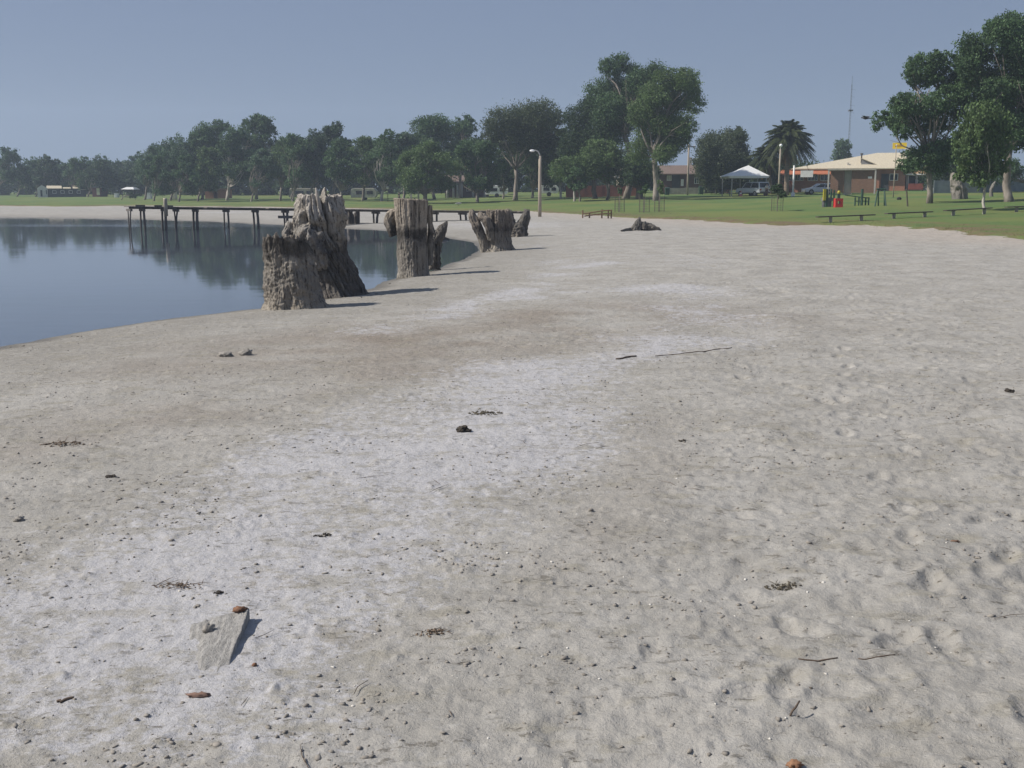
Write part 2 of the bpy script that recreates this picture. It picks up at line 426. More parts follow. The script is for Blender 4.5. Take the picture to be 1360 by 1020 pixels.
def grass_material():
    m, nt, N, L, b = new_mat('lawn')
    v = coords(nt)
    n1 = noise_n(nt, v, 0.10, 5, 0.6); n2 = noise_n(nt, v, 0.55, 5, 0.65); n3 = noise_n(nt, v, 9.0, 4, 0.7)
    col = mix(nt, (0.150, 0.182, 0.058), (0.094, 0.155, 0.050), ramp01(nt, n1, 0.38, 0.62))
    dry = attr(nt, 'dry')
    col = mix(nt, col, (0.170, 0.150, 0.066), math_n(nt, 'MULTIPLY', dry, ramp01(nt, n2, 0.30, 0.66)))
    col = mix(nt, col, (0.165, 0.125, 0.075), math_n(nt, 'MULTIPLY', ramp01(nt, dry, 0.75, 1.0), ramp01(nt, n2, 0.42, 0.6)))
    col = mix(nt, col, (0.125, 0.15, 0.05), math_n(nt, 'MULTIPLY', ramp01(nt, n3, 0.5, 0.7), 0.5))
    L.new(col, b.inputs['Base Color']); b.inputs['Roughness'].default_value = 0.9; b.inputs['Specular IOR Level'].default_value = 0.15
    bump(nt, b, noise_n(nt, v, 14.0, 4, 0.7), 0.8, 0.06)
    return m
LAWNM = grass_material()
angs = np.radians(np.linspace(-52, 62, 900)); rs = np.concatenate([np.geomspace(24, 260, 420)[:-1], np.geomspace(260, 1140, 40)])
x, y, q = fan(angs, rs, False)
z, dw, dl = terrain(x, y)
en = vnoise(x, y, 0.9, 71) * 0.9 + vnoise(x, y, 0.35, 72) * 0.6 + vnoise(x, y, 3.5, 73) * 1.0
off = np.clip(0.22 * (dl + en * 0.8), -0.35, 0.075) + np.where(dl > 0, (vnoise(x, y, 0.5, 74)) * 0.025, 0)
z = z + off
keep = dl > -1.6
dry = 0.85 * sstep(dl, 5.0, 0.4) + np.clip(vnoise(x, y, 6.0, 75) * 1.5 + vnoise(x, y, 2.0, 76) * .8, 0, 0.5)
# worn bare strip in front of the rail benches
strip = np.exp(-((dl - 3.2 - vnoise(x, y, 8, 77) * 1.5) / 0.8) ** 2) * sstep(x, 12, 18) * sstep(80 - y, 0, 25)
dry = np.clip(np.maximum(dry, strip), 0, 1)
q = q[keep[q].all(1)]
used = np.unique(q); remap = np.full(len(x), -1); remap[used] = np.arange(len(used))
me = np_mesh('lawn', np.stack([x, y, z], 1)[used], remap[q], dict(dry=dry[used]))
tag(link_mesh('lawn', me, LAWNM, smooth=True), 'mown green park lawn rising behind the beach', 'lawn', kind='structure')

# grass blades along the torn edge of the lawn
gr = np.random.default_rng(80)
n = 70000
yy = 22 + (95 - 22) * gr.random(n) ** 1.3; uu = gr.random(n) * 0.9 - 0.02; xx = uu * yy
zz, dw, dl = terrain(xx, yy)
k = (dl > -0.5) & (dl < 5.0) & (gr.random(n) < np.clip(1.2 - dl * 0.2, 0.1, 1))
xx, yy, zz, dl = xx[k], yy[k], zz[k], dl[k]; n = len(xx)
hgt = (0.03 + 0.06 * gr.random(n)) * np.where(dl < 0.6, 1.3, 0.8); an = gr.random(n) * 2 * PI; w = 0.006 + yy * 0.00012
base = np.stack([xx, yy, zz + np.clip(0.22 * dl, -0.03, 0.06)], 1)
side = np.stack([np.cos(an) * w, np.sin(an) * w, np.zeros(n)], 1)
lean = np.stack([gr.normal(size=n) * 0.03, gr.normal(size=n) * 0.03, hgt], 1)
V = np.stack([base - side, base + side, base + lean], 1).reshape(-1, 3)
me = np_mesh('grass', V, np.arange(3 * n).reshape(n, 3), dict(dry=np.repeat(np.clip(gr.random(n) * 0.9 * sstep(dl, 3.0, 0), 0, 1), 3)))
tag(link_mesh('grass', me, LAWNM), 'short grass blades fringing the lawn edge', 'grass', kind='stuff')

def water_material():
    m, nt, N, L, b = new_mat('water')
    v = coords(nt, (0.5, 1.0, 1.0))
    b.inputs['Base Color'].default_value = (0.062, 0.078, 0.102, 1)
    b.inputs['IOR'].default_value = 1.7
    n = noise_n(nt, v, 1.3, 3, 0.5)
    big = noise_n(nt, coords(nt, (0.02, 0.10, 1)), 1.0, 3, 0.5)
    r = N.new('ShaderNodeMapRange'); r.inputs[1].default_value = 0.52; r.inputs[2].default_value = 0.68; r.inputs[3].default_value = 0.045; r.inputs[4].default_value = 0.11
    L.new(big, r.inputs[0]); L.new(r.outputs[0], b.inputs['Roughness'])
    bump(nt, b, n, 0.14, 0.012)
    return m
LAKE_M = water_material()
mb = MB(); mb.poly([(-330, -95, WZ), (8, -95, WZ), (8, 112, WZ), (-330, 112, WZ)], [(0, 1, 2, 3)])
tag(mb.build('lake_water', LAKE_M), 'calm blue grey lake mirroring the tree line', 'lake', kind='structure')

# ---------------------------------------------------------------- trees
def leaf_mat(name, ca, cb):
    m, nt, N, L, b = new_mat(name)
    t = attr(nt, 'tint')
    v = coords(nt)
    col = mix(nt, ca, cb, t)
    col = mix(nt, col, tuple(x * 0.6 for x in ca), math_n(nt, 'MULTIPLY', ramp01(nt, noise_n(nt, v, 0.35, 3), 0.45, 0.7), 0.5))
    L.new(col, b.inputs['Base Color']); b.inputs['Roughness'].default_value = 0.6; b.inputs['Specular IOR Level'].default_value = 0.3
    tr = N.new('ShaderNodeBsdfTranslucent'); L.new(col, tr.inputs['Color'])
    ms = N.new('ShaderNodeMixShader'); ms.inputs[0].default_value = 0.30
    L.new(b.outputs[0], ms.inputs[1]); L.new(tr.outputs[0], ms.inputs[2]); L.new(ms.outputs[0], N['Material Output'].inputs['Surface'])
    return m
LEAF = {
    'gum': leaf_mat('gum_leaves', (0.046, 0.088, 0.036), (0.128, 0.215, 0.090)),
    'olive': leaf_mat('olive_leaves', (0.060, 0.098, 0.033), (0.159, 0.246, 0.086)),
    'dark': leaf_mat('dark_leaves', (0.027, 0.053, 0.023), (0.075, 0.128, 0.052)),
    'grey': leaf_mat('grey_leaves', (0.056, 0.096, 0.053), (0.137, 0.222, 0.117)),
    'bright': leaf_mat('bright_leaves', (0.073, 0.138, 0.037), (0.182, 0.306, 0.083)),
    'rust': leaf_mat('rust_leaves', (0.051, 0.072, 0.038), (0.120, 0.158, 0.077)),
}
BARK_PALE = mat('pale_bark', (0.30, 0.26, 0.22), (0.13, 0.11, 0.092), 2.2, 0.85, 0.4, 0.03, (1, 1, 0.35))
BARK_WHITE = mat('white_bark', (0.52, 0.48, 0.43), (0.28, 0.25, 0.22), 1.6, 0.8, 0.3, 0.03, (1, 1, 0.4))
BARK_DARK = mat('dark_bark', (0.13, 0.105, 0.085), (0.06, 0.05, 0.042), 2.5, 0.9, 0.5, 0.04, (1, 1, 0.3))

def unit(a): return a / (np.linalg.norm(a, axis=-1, keepdims=True) + 1e-9)

def foliage(lobes, n, size, rng, droop=0.35, clump=0.37, leaf_w=0.30, fill=0.22):
    Lb = np.array(lobes, dtype=float)
    w = Lb[:, 3] * Lb[:, 4] + Lb[:, 4] * Lb[:, 5] + Lb[:, 3] * Lb[:, 5]
    nc = max(16, int(n / 26))
    k = rng.choice(len(Lb), nc, p=w / w.sum())
    d = unit(rng.normal(size=(nc, 3))); rad = fill + (1.02 - fill) * rng.random((nc, 1)) ** 0.55
    cp = Lb[k, :3] + d * rad * Lb[k, 3:]
    cr = clump * Lb[k, 3:].mean(1, keepdims=True) * (0.5 + 0.9 * rng.random((nc, 1)))
    j = rng.integers(0, nc, n)
    p = cp[j] + rng.normal(size=(n, 3)) * cr[j] * np.array([0.52, 0.52, 0.40])
    a = rng.normal(size=(n, 3)); a[:, 2] -= droop * 2.2; a = unit(a)
    b = unit(np.cross(a, rng.normal(size=(n, 3))))
    s = size * (0.6 + 0.8 * rng.random((n, 1)))
    V = np.stack([p - a * s * .5, p + b * s * leaf_w - a * s * 0.05, p + a * s * .5, p - b * s * leaf_w - a * s * 0.05], 1).reshape(-1, 3)
    tint = np.clip(0.72 * rng.random(nc)[j] + 0.38 * rng.random(n) - 0.05, 0, 1)
    return V, np.repeat(tint, 4)

def crown_obj(lobes, n, size, rng, style, parent, **kw):
    V, t = foliage(lobes, n, size, rng, **kw)
    me = np_mesh('crown', V, np.arange(len(V)).reshape(-1, 4), dict(tint=t))
    return link_mesh('crown', me, LEAF[style], parent)

def curve_pts(p0, p1, rng, bend=0.12, k=5):
    p0, p1 = np.array(p0), np.array(p1); L = np.linalg.norm(p1 - p0)
    off = rng.normal(size=3) * L * bend
    return [tuple(p0 + (p1 - p0) * t + off * math.sin(PI * t) + rng.normal(size=3) * L * 0.012) for t in np.linspace(0, 1, k)]

def trunk_obj(forks, lobes, r0, rng, bark, parent, lean=(0, 0), h_fork=2.0, n_stems=1, spread=0.3, sides=8):
    mb = MB()
    stems = []
    for i in range(n_stems):
        a = rng.random() * 2 * PI
        s = spread if n_stems > 1 else 0.0
        top = (lean[0] + math.cos(a) * s * h_fork, lean[1] + math.sin(a) * s * h_fork, h_fork * (0.85 + 0.3 * rng.random()))
        b0 = (math.cos(a) * r0 * 0.7 * (n_stems > 1), math.sin(a) * r0 * 0.7 * (n_stems > 1), -0.25)
        pts = curve_pts(b0, top, rng, 0.05, 6)
        rr = r0 * (1.0 if n_stems == 1 else 0.72)
        mb.tube(pts, [rr * 1.35, rr, rr * .94, rr * .88, rr * .82, rr * .76], sides)
        stems.append((pts[-1], rr * .76))
    for i, l in enumerate(lobes):
        s, rr = stems[i % len(stems)]
        c = np.array(l[:3]); 
        L = np.linalg.norm(c - np.array(s))
        if L < 0.3: continue
        r1 = min(rr * 0.6, 0.04 + 0.022 * L); c = np.array(s) + (c - np.array(s)) * 0.85
        pts = curve_pts(s, c, rng, 0.10, 6)
        mb.tube(pts, [r1, r1 * .8, r1 * .62, r1 * .46, r1 * .32, r1 * .18], 6)
        for _ in range(2):
            q = pts[3]; e = c + rng.normal(size=3) * np.array(l[3:]) * 0.55
            mb.tube(curve_pts(q, e, rng, 0.1, 4), [r1 * .4, r1 * .28, r1 * .18, r1 * .08], 5)
    return mb.build('trunk', bark, parent, smooth=True)

def auto_lobes(W, z0, z1, rng, n, rr=(0.28, 0.44), flat=0.8, dome=0.7):
    """lobes of random size filling a crown envelope: half width W, from z0 to z1"""
    Hh = (z1 - z0) / 2; zc = (z0 + z1) / 2; out = []
    for i in range(n):
        r = W * (rr[0] + (rr[1] - rr[0]) * rng.random())
        rz = min(r * flat, Hh * 0.8)
        zz = zc + (Hh - rz) * (2 * rng.random() - 1)
        t = (zz - zc) / Hh
        wl = W * math.sqrt(max(0.05, 1 - (max(t - 0.05, 0) * 1.0) ** 2 * dome * 1.3 - (min(t, 0) * 0.75) ** 2))
        a = rng.random() * 2 * PI; q = max(0.0, wl - r) * rng.random() ** 0.45
        out.append((q * math.cos(a), q * math.sin(a), zz, r, r, rz))
    # make sure the envelope is reached
    r = W * rr[1] * 0.8
    out.append((rng.normal() * W * .2, 0, z1 - r * flat, r, r, r * flat))
    out.append((-(W - r), rng.normal() * r, zc + Hh * .1, r, r, r * flat)); out.append(((W - r), rng.normal() * r, zc - Hh * .05, r, r, r * flat))
    return out

TREES = 'trees round the lake park'
tree_i = [0]
def auto_tree(px0, px1, ytop, ycb, bx, Y, style, label, bark=BARK_PALE, name='gum_tree', cover=6.5, nl=20, stems=1, r0=None, size=None, lean=0.0, fork=None, flat=0.8, droop=0.35, rr=(0.28, 0.44), clump=0.37, base=None):
    rng = np.random.default_rng(1000 + tree_i[0] * 17); tree_i[0] += 1
    k = upx(Y)
    X = at(bx, HZ, Y)[0]; zg = Z(X, Y) if base is None else base
    t = thing(name, label, 'tree', (X, Y, zg - 0.03), 0, TREES)
    xm = at((px0 + px1) / 2, 0, Y)[0] - X; W = (px1 - px0) / 2 * k * 1.28
    zt = at(bx, ytop, Y)[2] - zg; zb = max((at(bx, ycb, Y)[2] - zg) * .74, 0.35)
    lobes = [(x + xm, y, z, a, b, c) for x, y, z, a, b, c in auto_lobes(W, zb, zt, rng, nl, rr, flat)]
    s = size or max(0.15, 0.25 * Y / 160)
    n = int(cover * (2 * W) * (zt - zb) / (s * s * 0.30 * 1.05))
    crown_obj(lobes, n, s, rng, style, t, droop=droop, clump=clump)
    trunk_obj(None, lobes, r0 or max(0.12, 0.016 * zt + 0.05), rng, bark, t, (xm * 0.2, 0), fork or max(zb * 0.9, 1.2), stems)
    return t

def lobe_tree(bx, Y, lobes_px, style, label, bark=BARK_PALE, name='gum_tree', cover=6.5, r0=0.4, fork_px=None, size=None, droop=0.35, depth=0.9, clump=0.37, extra=None, spread_y=1.0, stems=1):
    """lobes given by their outline on the photo; each gets its own depth and a round volume"""
    rng = np.random.default_rng(5000 + tree_i[0] * 13); tree_i[0] += 1
    k = upx(Y); X = at(bx, HZ, Y)[0]; zg = Z(X, Y)
    t = thing(name, label, 'tree', (X, Y, zg - 0.03), 0, TREES)
    lobes = []; A = 0
    allx = [l[0] for l in lobes_px]; wid = (max(allx) - min(allx)) * k / 2 + 0.5
    for i, (cx, cy, rx, ry) in enumerate(lobes_px):
        p = at(cx, cy, Y)
        dy = (rng.random() * 2 - 1) * wid * 0.75 * spread_y
        rx *= 1.15; ry *= 1.15; lobes.append((p[0] - X, dy, p[2] - zg, rx * k, (rx + ry) / 2 * k * depth, ry * k)); A += PI * rx * ry * k * k
    # some hidden bulk behind so the crown is round
    for l in list(lobes):
        if rng.random() < 0.5:
            lobes.append((l[0] * 0.8, l[1] + (1 if l[1] < 0 else -1) * wid * (0.3 + 0.5 * rng.random()), l[2] - l[5] * .3, l[3] * .9, l[4], l[5] * .9)); A += PI * l[3] * l[5] * .6
    s = size or max(0.14, 0.24 * Y / 160)
    n = int(cover * A / (s * s * 0.30 * 1.05))
    crown_obj(lobes, n, s, rng, style, t, droop=droop, clump=clump)
    if fork_px:
        f = at(fork_px[0], fork_px[1], Y); lean = (f[0] - X, 0); hf = f[2] - zg
    else: lean = (0, 0); hf = 2.5
    trunk_obj(None, lobes, r0, rng, bark, t, lean, hf, stems)
    return t

T = auto_tree
# --- far end of the lake, left of the jetty
T(-22, 10, 195, 236, -6, 262, 'grey', 'tall dark tree cut by the photo edge over the far shore', cover=5.7, nl=11)
T(4, 46, 208, 256, 22, 268, 'gum', 'rounded tree between the cut-off edge tree and the pale hut', nl=17, fork=1.6)
T(30, 62, 205, 256, 46, 260, 'dark', 'dark domed tree directly behind the pale hut')
T(58, 82, 214, 254, 70, 275, 'grey', 'low grey tree in the dip above the long dark shed')
T(76, 108, 208, 252, 92, 256, 'gum', 'broad tree above the east end of the long dark shed', fork=1.6)
T(100, 136, 212, 253, 116, 250, 'dark', 'dense dark tree above the maroon kiosk')
T(116, 148, 202, 232, 132, 300, 'grey', 'wispy open-crowned tree rising behind the maroon kiosk', cover=3.8, nl=13, clump=0.32)
T(145, 176, 202, 234, 160, 300, 'grey', 'wispy tree with sky gaps behind the white-roofed shelter', cover=3.8, nl=13, clump=0.32)
T(134, 178, 220, 256, 156, 252, 'dark', 'low dark bluish tree beside the white-roofed shelter', fork=1.2)
# --- long belt behind the jetty
T(170, 214, 191, 258, 192, 205, 'grey', 'willowy grey tree hanging to the ground above the jetty head', droop=.9, nl=20, fork=2.5, flat=1.2)
T(186, 216, 205, 259, 204, 190, 'gum', 'dark low tree beside the small white box on the lawn', nl=15, fork=1.5)
T(203, 250, 178, 250, 226, 196, 'grey', 'grey tree over the white post of the jetty', nl=20, droop=.7, flat=1.1)
T(222, 252, 205, 260, 236, 182, 'gum', 'drooping tree standing beside the second white box', droop=.8, nl=15, fork=1.5)
T(243, 292, 158, 235, 268, 198, 'gum', 'tall gum with a flat domed top above the jetty', nl=22, bark=BARK_PALE)
T(250, 285, 195, 250, 262, 185, 'olive', 'bushy tree below the flat-topped gum by the rusty shelter', nl=15)
T(284, 332, 166, 236, 301, 190, 'gum', 'gum with twin bright white trunks beside the rusty shelter', bark=BARK_WHITE, stems=3, nl=20, r0=.3)
T(314, 363, 150, 222, 340, 196, 'gum', 'tallest gum of the belt behind the jetty, with sky gaps', nl=22, cover=5.7, clump=.24)
T(322, 356, 196, 248, 333, 182, 'grey', 'small gum with bare lower trunk under the tallest belt gum', nl=15)
T(352, 396, 181, 240, 372, 186, 'olive', 'olive round tree next to the tallest belt gum', nl=20)
T(366, 408, 178, 246, 388, 178, 'gum', 'tree over the left shoulder of the gnarled hollow stump', nl=18, stems=2)
T(392, 440, 172, 238, 412, 180, 'dark', 'wide dark tree above the gnarled hollow stump', nl=20)
T(424, 458, 160, 200, 441, 186, 'dark', 'tree with a dark round knob of a top above the hollow stump', nl=11, flat=0.9)
T(430, 472, 182, 246, 452, 168, 'gum', 'gum with a leaning pale trunk between the hollow and the straight stump', nl=18, r0=.25)
T(458, 502, 178, 240, 480, 172, 'olive', 'olive tree with several thin trunks above the broken piles', nl=18, stems=2)
T(490, 535, 171, 244, 507, 168, 'gum', 'gum with a white lower trunk near the globe lamp', bark=BARK_WHITE, nl=20, r0=.26)
T(518, 556, 176, 240, 536, 176, 'grey', 'grey tree behind the dark-clothed walker', nl=17)
T(528, 602, 186, 252, 566, 142, 'olive', 'bushy olive tree standing in front, right over the straight stump', nl=25, stems=3, r0=.2, rr=(.2, .34))
T(545, 602, 152, 215, 577, 178, 'gum', 'broad pale-topped gum rising over the bushy olive tree', nl=22)
T(590, 640, 151, 205, 612, 182, 'gum', 'gum with ragged top and sky holes behind the columned house', nl=18, cover=5.3, clump=.24)
T(600, 664, 184, 250, 634, 146, 'gum', 'rounded gum with a leaning pale trunk before the columned house', nl=23, bark=BARK_PALE, r0=.24, rr=(.2, .34))
lobe_tree(684, 150, [(662,165,18,15),(690,158,22,17),(718,154,20,15),(737,158,12,13),(672,186,20,16),(700,182,20,16),(724,180,16,16),(655,180,10,12)], 'rust',
          'umbrella-topped gum with a forked pale trunk beside the street lamp', bark=BARK_PALE, fork_px=(685, 222), r0=.32, stems=1, cover=5.7)
T(652, 690, 200, 250, 668, 160, 'dark', 'dark tree below the umbrella-topped gum', nl=17)
T(690, 742, 176, 246, 706, 158, 'gum', 'leafy gum directly behind the street lamp', nl=20)
T(722, 764, 168, 238, 745, 152, 'olive', 'slim gum with one straight white trunk past the street lamp', bark=BARK_WHITE, nl=18, r0=.16)
T(736, 786, 205, 248, 763, 132, 'olive', 'small gum with a forked white trunk before the red wall', bark=BARK_WHITE, nl=17, r0=.15, fork=2.2)
# --- the big clump in the middle
lobe_tree(829, 138, [(806,88,9,10),(826,80,12,12),(842,92,10,10),(846,128,18,14),(798,122,16,16),(850,112,14,14),(818,104,12,12),(848,110,16,14),(866,100,12,12),(826,128,20,16),(806,146,18,18),(836,152,20,18),(815,176,20,16)], 'gum',
          'tallest tree of the park, its narrow top split in lobes', bark=BARK_PALE, fork_px=(829, 185), r0=.42, cover=6.5)
lobe_tree(872, 126, [(884,106,16,12),(906,108,14,12),(921,116,11,12),(868,124,16,14),(896,132,20,14),(920,136,12,13),(856,148,18,16),(884,158,20,15),(908,166,13,12),(868,180,20,14),(894,190,16,12),(908,182,10,10),(852,200,16,14),(880,206,14,10)], 'olive',
          'massive leaning gum with a pale trunk beside the brown-roofed house', bark=BARK_PALE, fork_px=(869, 208), r0=.36, cover=6.5)
lobe_tree(790, 142, [(766,160,16,16),(786,146,16,14),(772,186,20,16),(798,172,18,18),(756,196,12,14),(780,212,20,15),(804,206,16,14),(762,222,14,12)], 'dark',
          'dense dark tree filling the west side of the big clump', bark=BARK_DARK, fork_px=(790, 232), r0=.32, cover=6.8)
T(776, 832, 182, 244, 806, 134, 'olive', 'low yellow-green tree over the twin dome lamp', nl=20, fork=2.2)
T(826, 876, 205, 248, 850, 132, 'dark', 'dark tree under the massive leaning gum', nl=18, bark=BARK_DARK, r0=.5)
T(756, 782, 222, 254, 770, 130, 'gum', 'low bushy tree in front of the red brick wall', nl=13, fork=1.0)
# --- between the clump and the hotel
lobe_tree(958, 152, [(936,198,14,14),(952,190,16,14),(972,186,14,14),(984,180,9,8),(988,172,6,5),(930,218,12,14),(956,214,18,16),(980,206,15,16),(990,222,10,14),(945,236,16,12),(972,236,16,12)], 'rust',
          'dark domed wattle behind the white gazebo, tip leaning sideways', bark=BARK_DARK, fork_px=(958, 244), r0=.3, name='wattle_tree', droop=.1)
T(976, 1004, 205, 240, 990, 160, 'bright', 'yellow-green bush between the dark wattle and the palms', name='leafy_bush', nl=13, fork=1.0)
# --- beside the hotel, in front
lobe_tree(1235, 84, [(1222,84,14,13),(1246,80,18,12),(1268,88,14,12),(1214,100,10,10),(1236,100,18,12),(1264,108,16,13),(1190,140,15,12),(1176,158,10,12),(1206,152,17,14),(1224,136,18,14),(1252,132,18,16),(1196,172,13,10),(1228,166,16,13),(1256,160,18,15),(1216,210,13,15),(1236,204,18,14),(1258,196,16,16),(1240,222,14,10),(1276,140,14,20)], 'gum',
          'spreading gum with stepped foliage shelves beside the hotel', bark=BARK_PALE, fork_px=(1232, 200), r0=.22, cover=6.2, clump=.27, size=.17, spread_y=.6)
lobe_tree(1342, 82, [(1296,62,18,18),(1284,92,14,16),(1322,46,20,18),(1346,34,22,16),(1312,84,22,20),(1348,70,22,22),(1298,116,18,16),(1330,112,24,18),(1360,100,18,22),(1372,54,20,24),(1320,138,20,16),(1350,142,20,18),(1375,140,20,26),(1340,170,18,16),(1366,178,18,18)], 'gum',
          'huge dark gum cut by the photo edge, its trunk darkest', bark=BARK_PALE, fork_px=(1344, 190), r0=.32, cover=7.0, clump=.28, size=.17, spread_y=.6)
lobe_tree(1311, 70, [(1290,158,14,16),(1312,154,16,16),(1328,168,12,18),(1280,180,12,16),(1300,182,18,18),(1322,192,14,18),(1276,204,10,16),(1294,210,16,16),(1316,218,15,14),(1288,230,12,12),(1330,214,9,14)], 'olive',
          'weeping olive green tree with a thin white trunk by the rail benches', bark=BARK_WHITE, fork_px=(1310, 240), r0=.10, name='weeping_tree', droop=1.2, size=.19, cover=5.7, spread_y=.5)
T(1330, 1372, 205, 246, 1368, 118, 'grey', 'grey shrubby tree far behind the huge gum', nl=13, cover=4.6)
T(1240, 1300, 195, 246, 1262, 128, 'dark', 'dark tree behind the spreading gum at the end of the hotel', nl=17, bark=BARK_DARK)
T(1296, 1345, 190, 244, 1325, 124, 'dark', 'dark tree behind the weeping tree', nl=17, bark=BARK_DARK)

T(1117, 1144, 183, 222, 1130, 230, 'grey', 'grey pine dome peeping over the hotel roof beside the mast', name='pine_tree', flat=1.3, bark=BARK_DARK)
T(1000, 1084, 204, 248, 1060, 158, 'dark', 'dark bush mass behind the two palms', name='leafy_bush', fork=1.2, bark=BARK_DARK)

# palms beside the hotel
FROND_G = leaf_mat('palm_green', (0.030, 0.046, 0.016), (0.070, 0.088, 0.030)); FROND_D = leaf_mat('palm_dead', (0.20, 0.11, 0.045), (0.30, 0.18, 0.08))
def palm(bx, Y, cx, cy, R, label, nf, seed, r0):
    rng = np.random.default_rng(seed); X = at(bx, HZ, Y)[0]; zg = Z(X, Y)
    t = thing('palm_tree', label, 'palm', (X, Y, zg - .03), 0, 'palms beside the hotel')
    c = at(cx, cy, Y); top = np.array((c[0] - X, 0, c[2] - zg))
    mb = MB(); pts = [tuple(top * f + np.array((0, 0, -.2 * (1 - f)))) for f in np.linspace(0, 1, 9)]
    mb.tube(pts, [r0 * (1.3 if i == 0 else 1.0 + .06 * (i % 2)) for i in range(9)], 10); mb.build('trunk', mat('palm_trunk', (.27, .215, .16), (.15, .115, .085), 5, .9, .5, .04, (.3, .3, 3)), t, smooth=True)
    def fronds(n, elo, ehi, Rr, mt, nm):
        V = []; Tt = []
        for i in range(n):
            az = rng.random() * 2 * PI; el = math.radians(elo + (ehi - elo) * rng.random()); L = Rr * (.85 + .3 * rng.random()); sag = .75 + .5 * rng.random()
            d0 = np.array((math.cos(az) * math.cos(el), math.sin(az) * math.cos(el), math.sin(el))); tt = rng.random()
            prev = top.copy(); m = 22; side = np.array((-math.sin(az), math.cos(az), 0))
            for s in range(1, m + 1):
                f = s / m; p = top + d0 * L * f + np.array((0, 0, -sag * L * .55 * f ** 2.2))
                dr = unit((p - prev)[None])[0]; up = np.cross(side, dr)
                V += [prev - side * .025, prev + side * .025, p + side * .02, p - side * .02]; Tt += [tt] * 4
                ll = L * .20 * math.sin(PI * min(.97, f * .85 + .12)) ** .7
                for sg in (-1, 1):
                    for q in (0, .5):
                        b = prev + (p - prev) * q; e = unit((side * sg * .8 + dr * .55 + up * .12 + np.array((0, 0, -.35)) + rng.normal(size=3) * .1)[None])[0] * ll
                        w = dr * .06; V += [b - w, b + w, b + e * .6 + w * .8, b + e]; Tt += [np.clip(tt + rng.normal() * .15, 0, 1)] * 4
                prev = p
        V = np.array(V); me = np_mesh(nm, V, np.arange(len(V)).reshape(-1, 4), dict(tint=np.array(Tt))); link_mesh(nm, me, mt, t)
    fronds(nf, -35, 84, R, FROND_G, 'fronds'); fronds(int(nf * .35), -75, -35, R * .62, FROND_D, 'dead_fronds')
palm(1044, 140, 1047, 182, 3.7, 'taller feather palm behind the globe lamp, fronds arching widest', 210, 301, .3)
palm(1026, 146, 1017, 208, 2.9, 'shorter palm with rusty dead fronds behind the gazebo', 80, 302, .26)

# the far-off wood closing the gaps under the belt
def far_wood():
    rng = np.random.default_rng(99); lob = []
    pts = [(-120, 222, 330), (0, 222, 320), (60, 222, 318), (150, 220, 305), (190, 208, 290), (240, 192, 258), (380, 192, 248), (500, 190, 238), (640, 190, 230), (740, 196, 220), (830, 204, 212), (880, 226, 212), (900, 238, 212), (1000, 232, 210), (1040, 238, 210)]
    for (x0, y0, d0), (x1, y1, d1) in zip(pts[:-1], pts[1:]):
        m = max(3, int((x1 - x0) / 8))
        for i in range(m):
            f = (i + rng.random()) / m; px = x0 + (x1 - x0) * f; Y = d0 + (d1 - d0) * f + rng.normal() * 6; ytop = y0 + (y1 - y0) * f + rng.normal() * 6
            X = at(px, HZ, Y)[0]; zg = Z(X, Y); ht = max(3.0, at(px, ytop, Y)[2] - zg); r = (6 + 4 * rng.random()) * upx(Y); h = ht - r
            while h > 0:
                lob.append((X + rng.normal() * r * .5, Y + rng.normal() * 3, zg + h, r * 1.25, r * 1.2, r)); h -= r * 1.25
    V, t = foliage(lob, 300000, .60, rng, fill=.2)
    me = np_mesh('distant_wood', V, np.arange(len(V)).reshape(-1, 4), dict(tint=t))
    tag(link_mesh('distant_wood', me, LEAF['dark']), 'dark distant wood closing the gaps behind the trees', 'wood', kind='stuff')
far_wood()

# ---------------------------------------------------------------- dead tree stumps on the shore
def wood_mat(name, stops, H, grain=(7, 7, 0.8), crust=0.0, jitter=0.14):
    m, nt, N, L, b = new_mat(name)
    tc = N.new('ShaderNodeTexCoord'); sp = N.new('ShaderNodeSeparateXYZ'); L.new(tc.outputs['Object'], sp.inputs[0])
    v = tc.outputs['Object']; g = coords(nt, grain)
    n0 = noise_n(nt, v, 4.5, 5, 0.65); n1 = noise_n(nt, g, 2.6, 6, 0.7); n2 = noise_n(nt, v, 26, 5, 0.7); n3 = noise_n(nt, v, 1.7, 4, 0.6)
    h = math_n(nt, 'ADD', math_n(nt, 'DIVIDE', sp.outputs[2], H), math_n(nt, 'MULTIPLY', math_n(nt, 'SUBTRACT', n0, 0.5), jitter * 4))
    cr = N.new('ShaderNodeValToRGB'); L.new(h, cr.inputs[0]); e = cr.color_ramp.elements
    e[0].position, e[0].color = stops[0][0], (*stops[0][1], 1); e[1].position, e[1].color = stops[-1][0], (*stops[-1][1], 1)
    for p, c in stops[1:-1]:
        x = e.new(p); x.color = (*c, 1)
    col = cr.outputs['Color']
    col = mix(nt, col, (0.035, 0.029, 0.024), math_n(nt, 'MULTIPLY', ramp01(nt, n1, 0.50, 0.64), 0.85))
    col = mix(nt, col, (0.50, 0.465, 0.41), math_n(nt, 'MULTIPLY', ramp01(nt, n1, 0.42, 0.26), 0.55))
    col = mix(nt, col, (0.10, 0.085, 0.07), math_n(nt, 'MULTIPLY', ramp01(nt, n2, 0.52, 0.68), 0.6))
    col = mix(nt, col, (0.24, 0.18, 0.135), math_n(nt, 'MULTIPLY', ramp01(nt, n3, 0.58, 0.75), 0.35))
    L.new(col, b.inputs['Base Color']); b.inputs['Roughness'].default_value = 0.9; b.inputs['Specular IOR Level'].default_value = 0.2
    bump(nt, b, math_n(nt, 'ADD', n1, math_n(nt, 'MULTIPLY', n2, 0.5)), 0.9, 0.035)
    return m

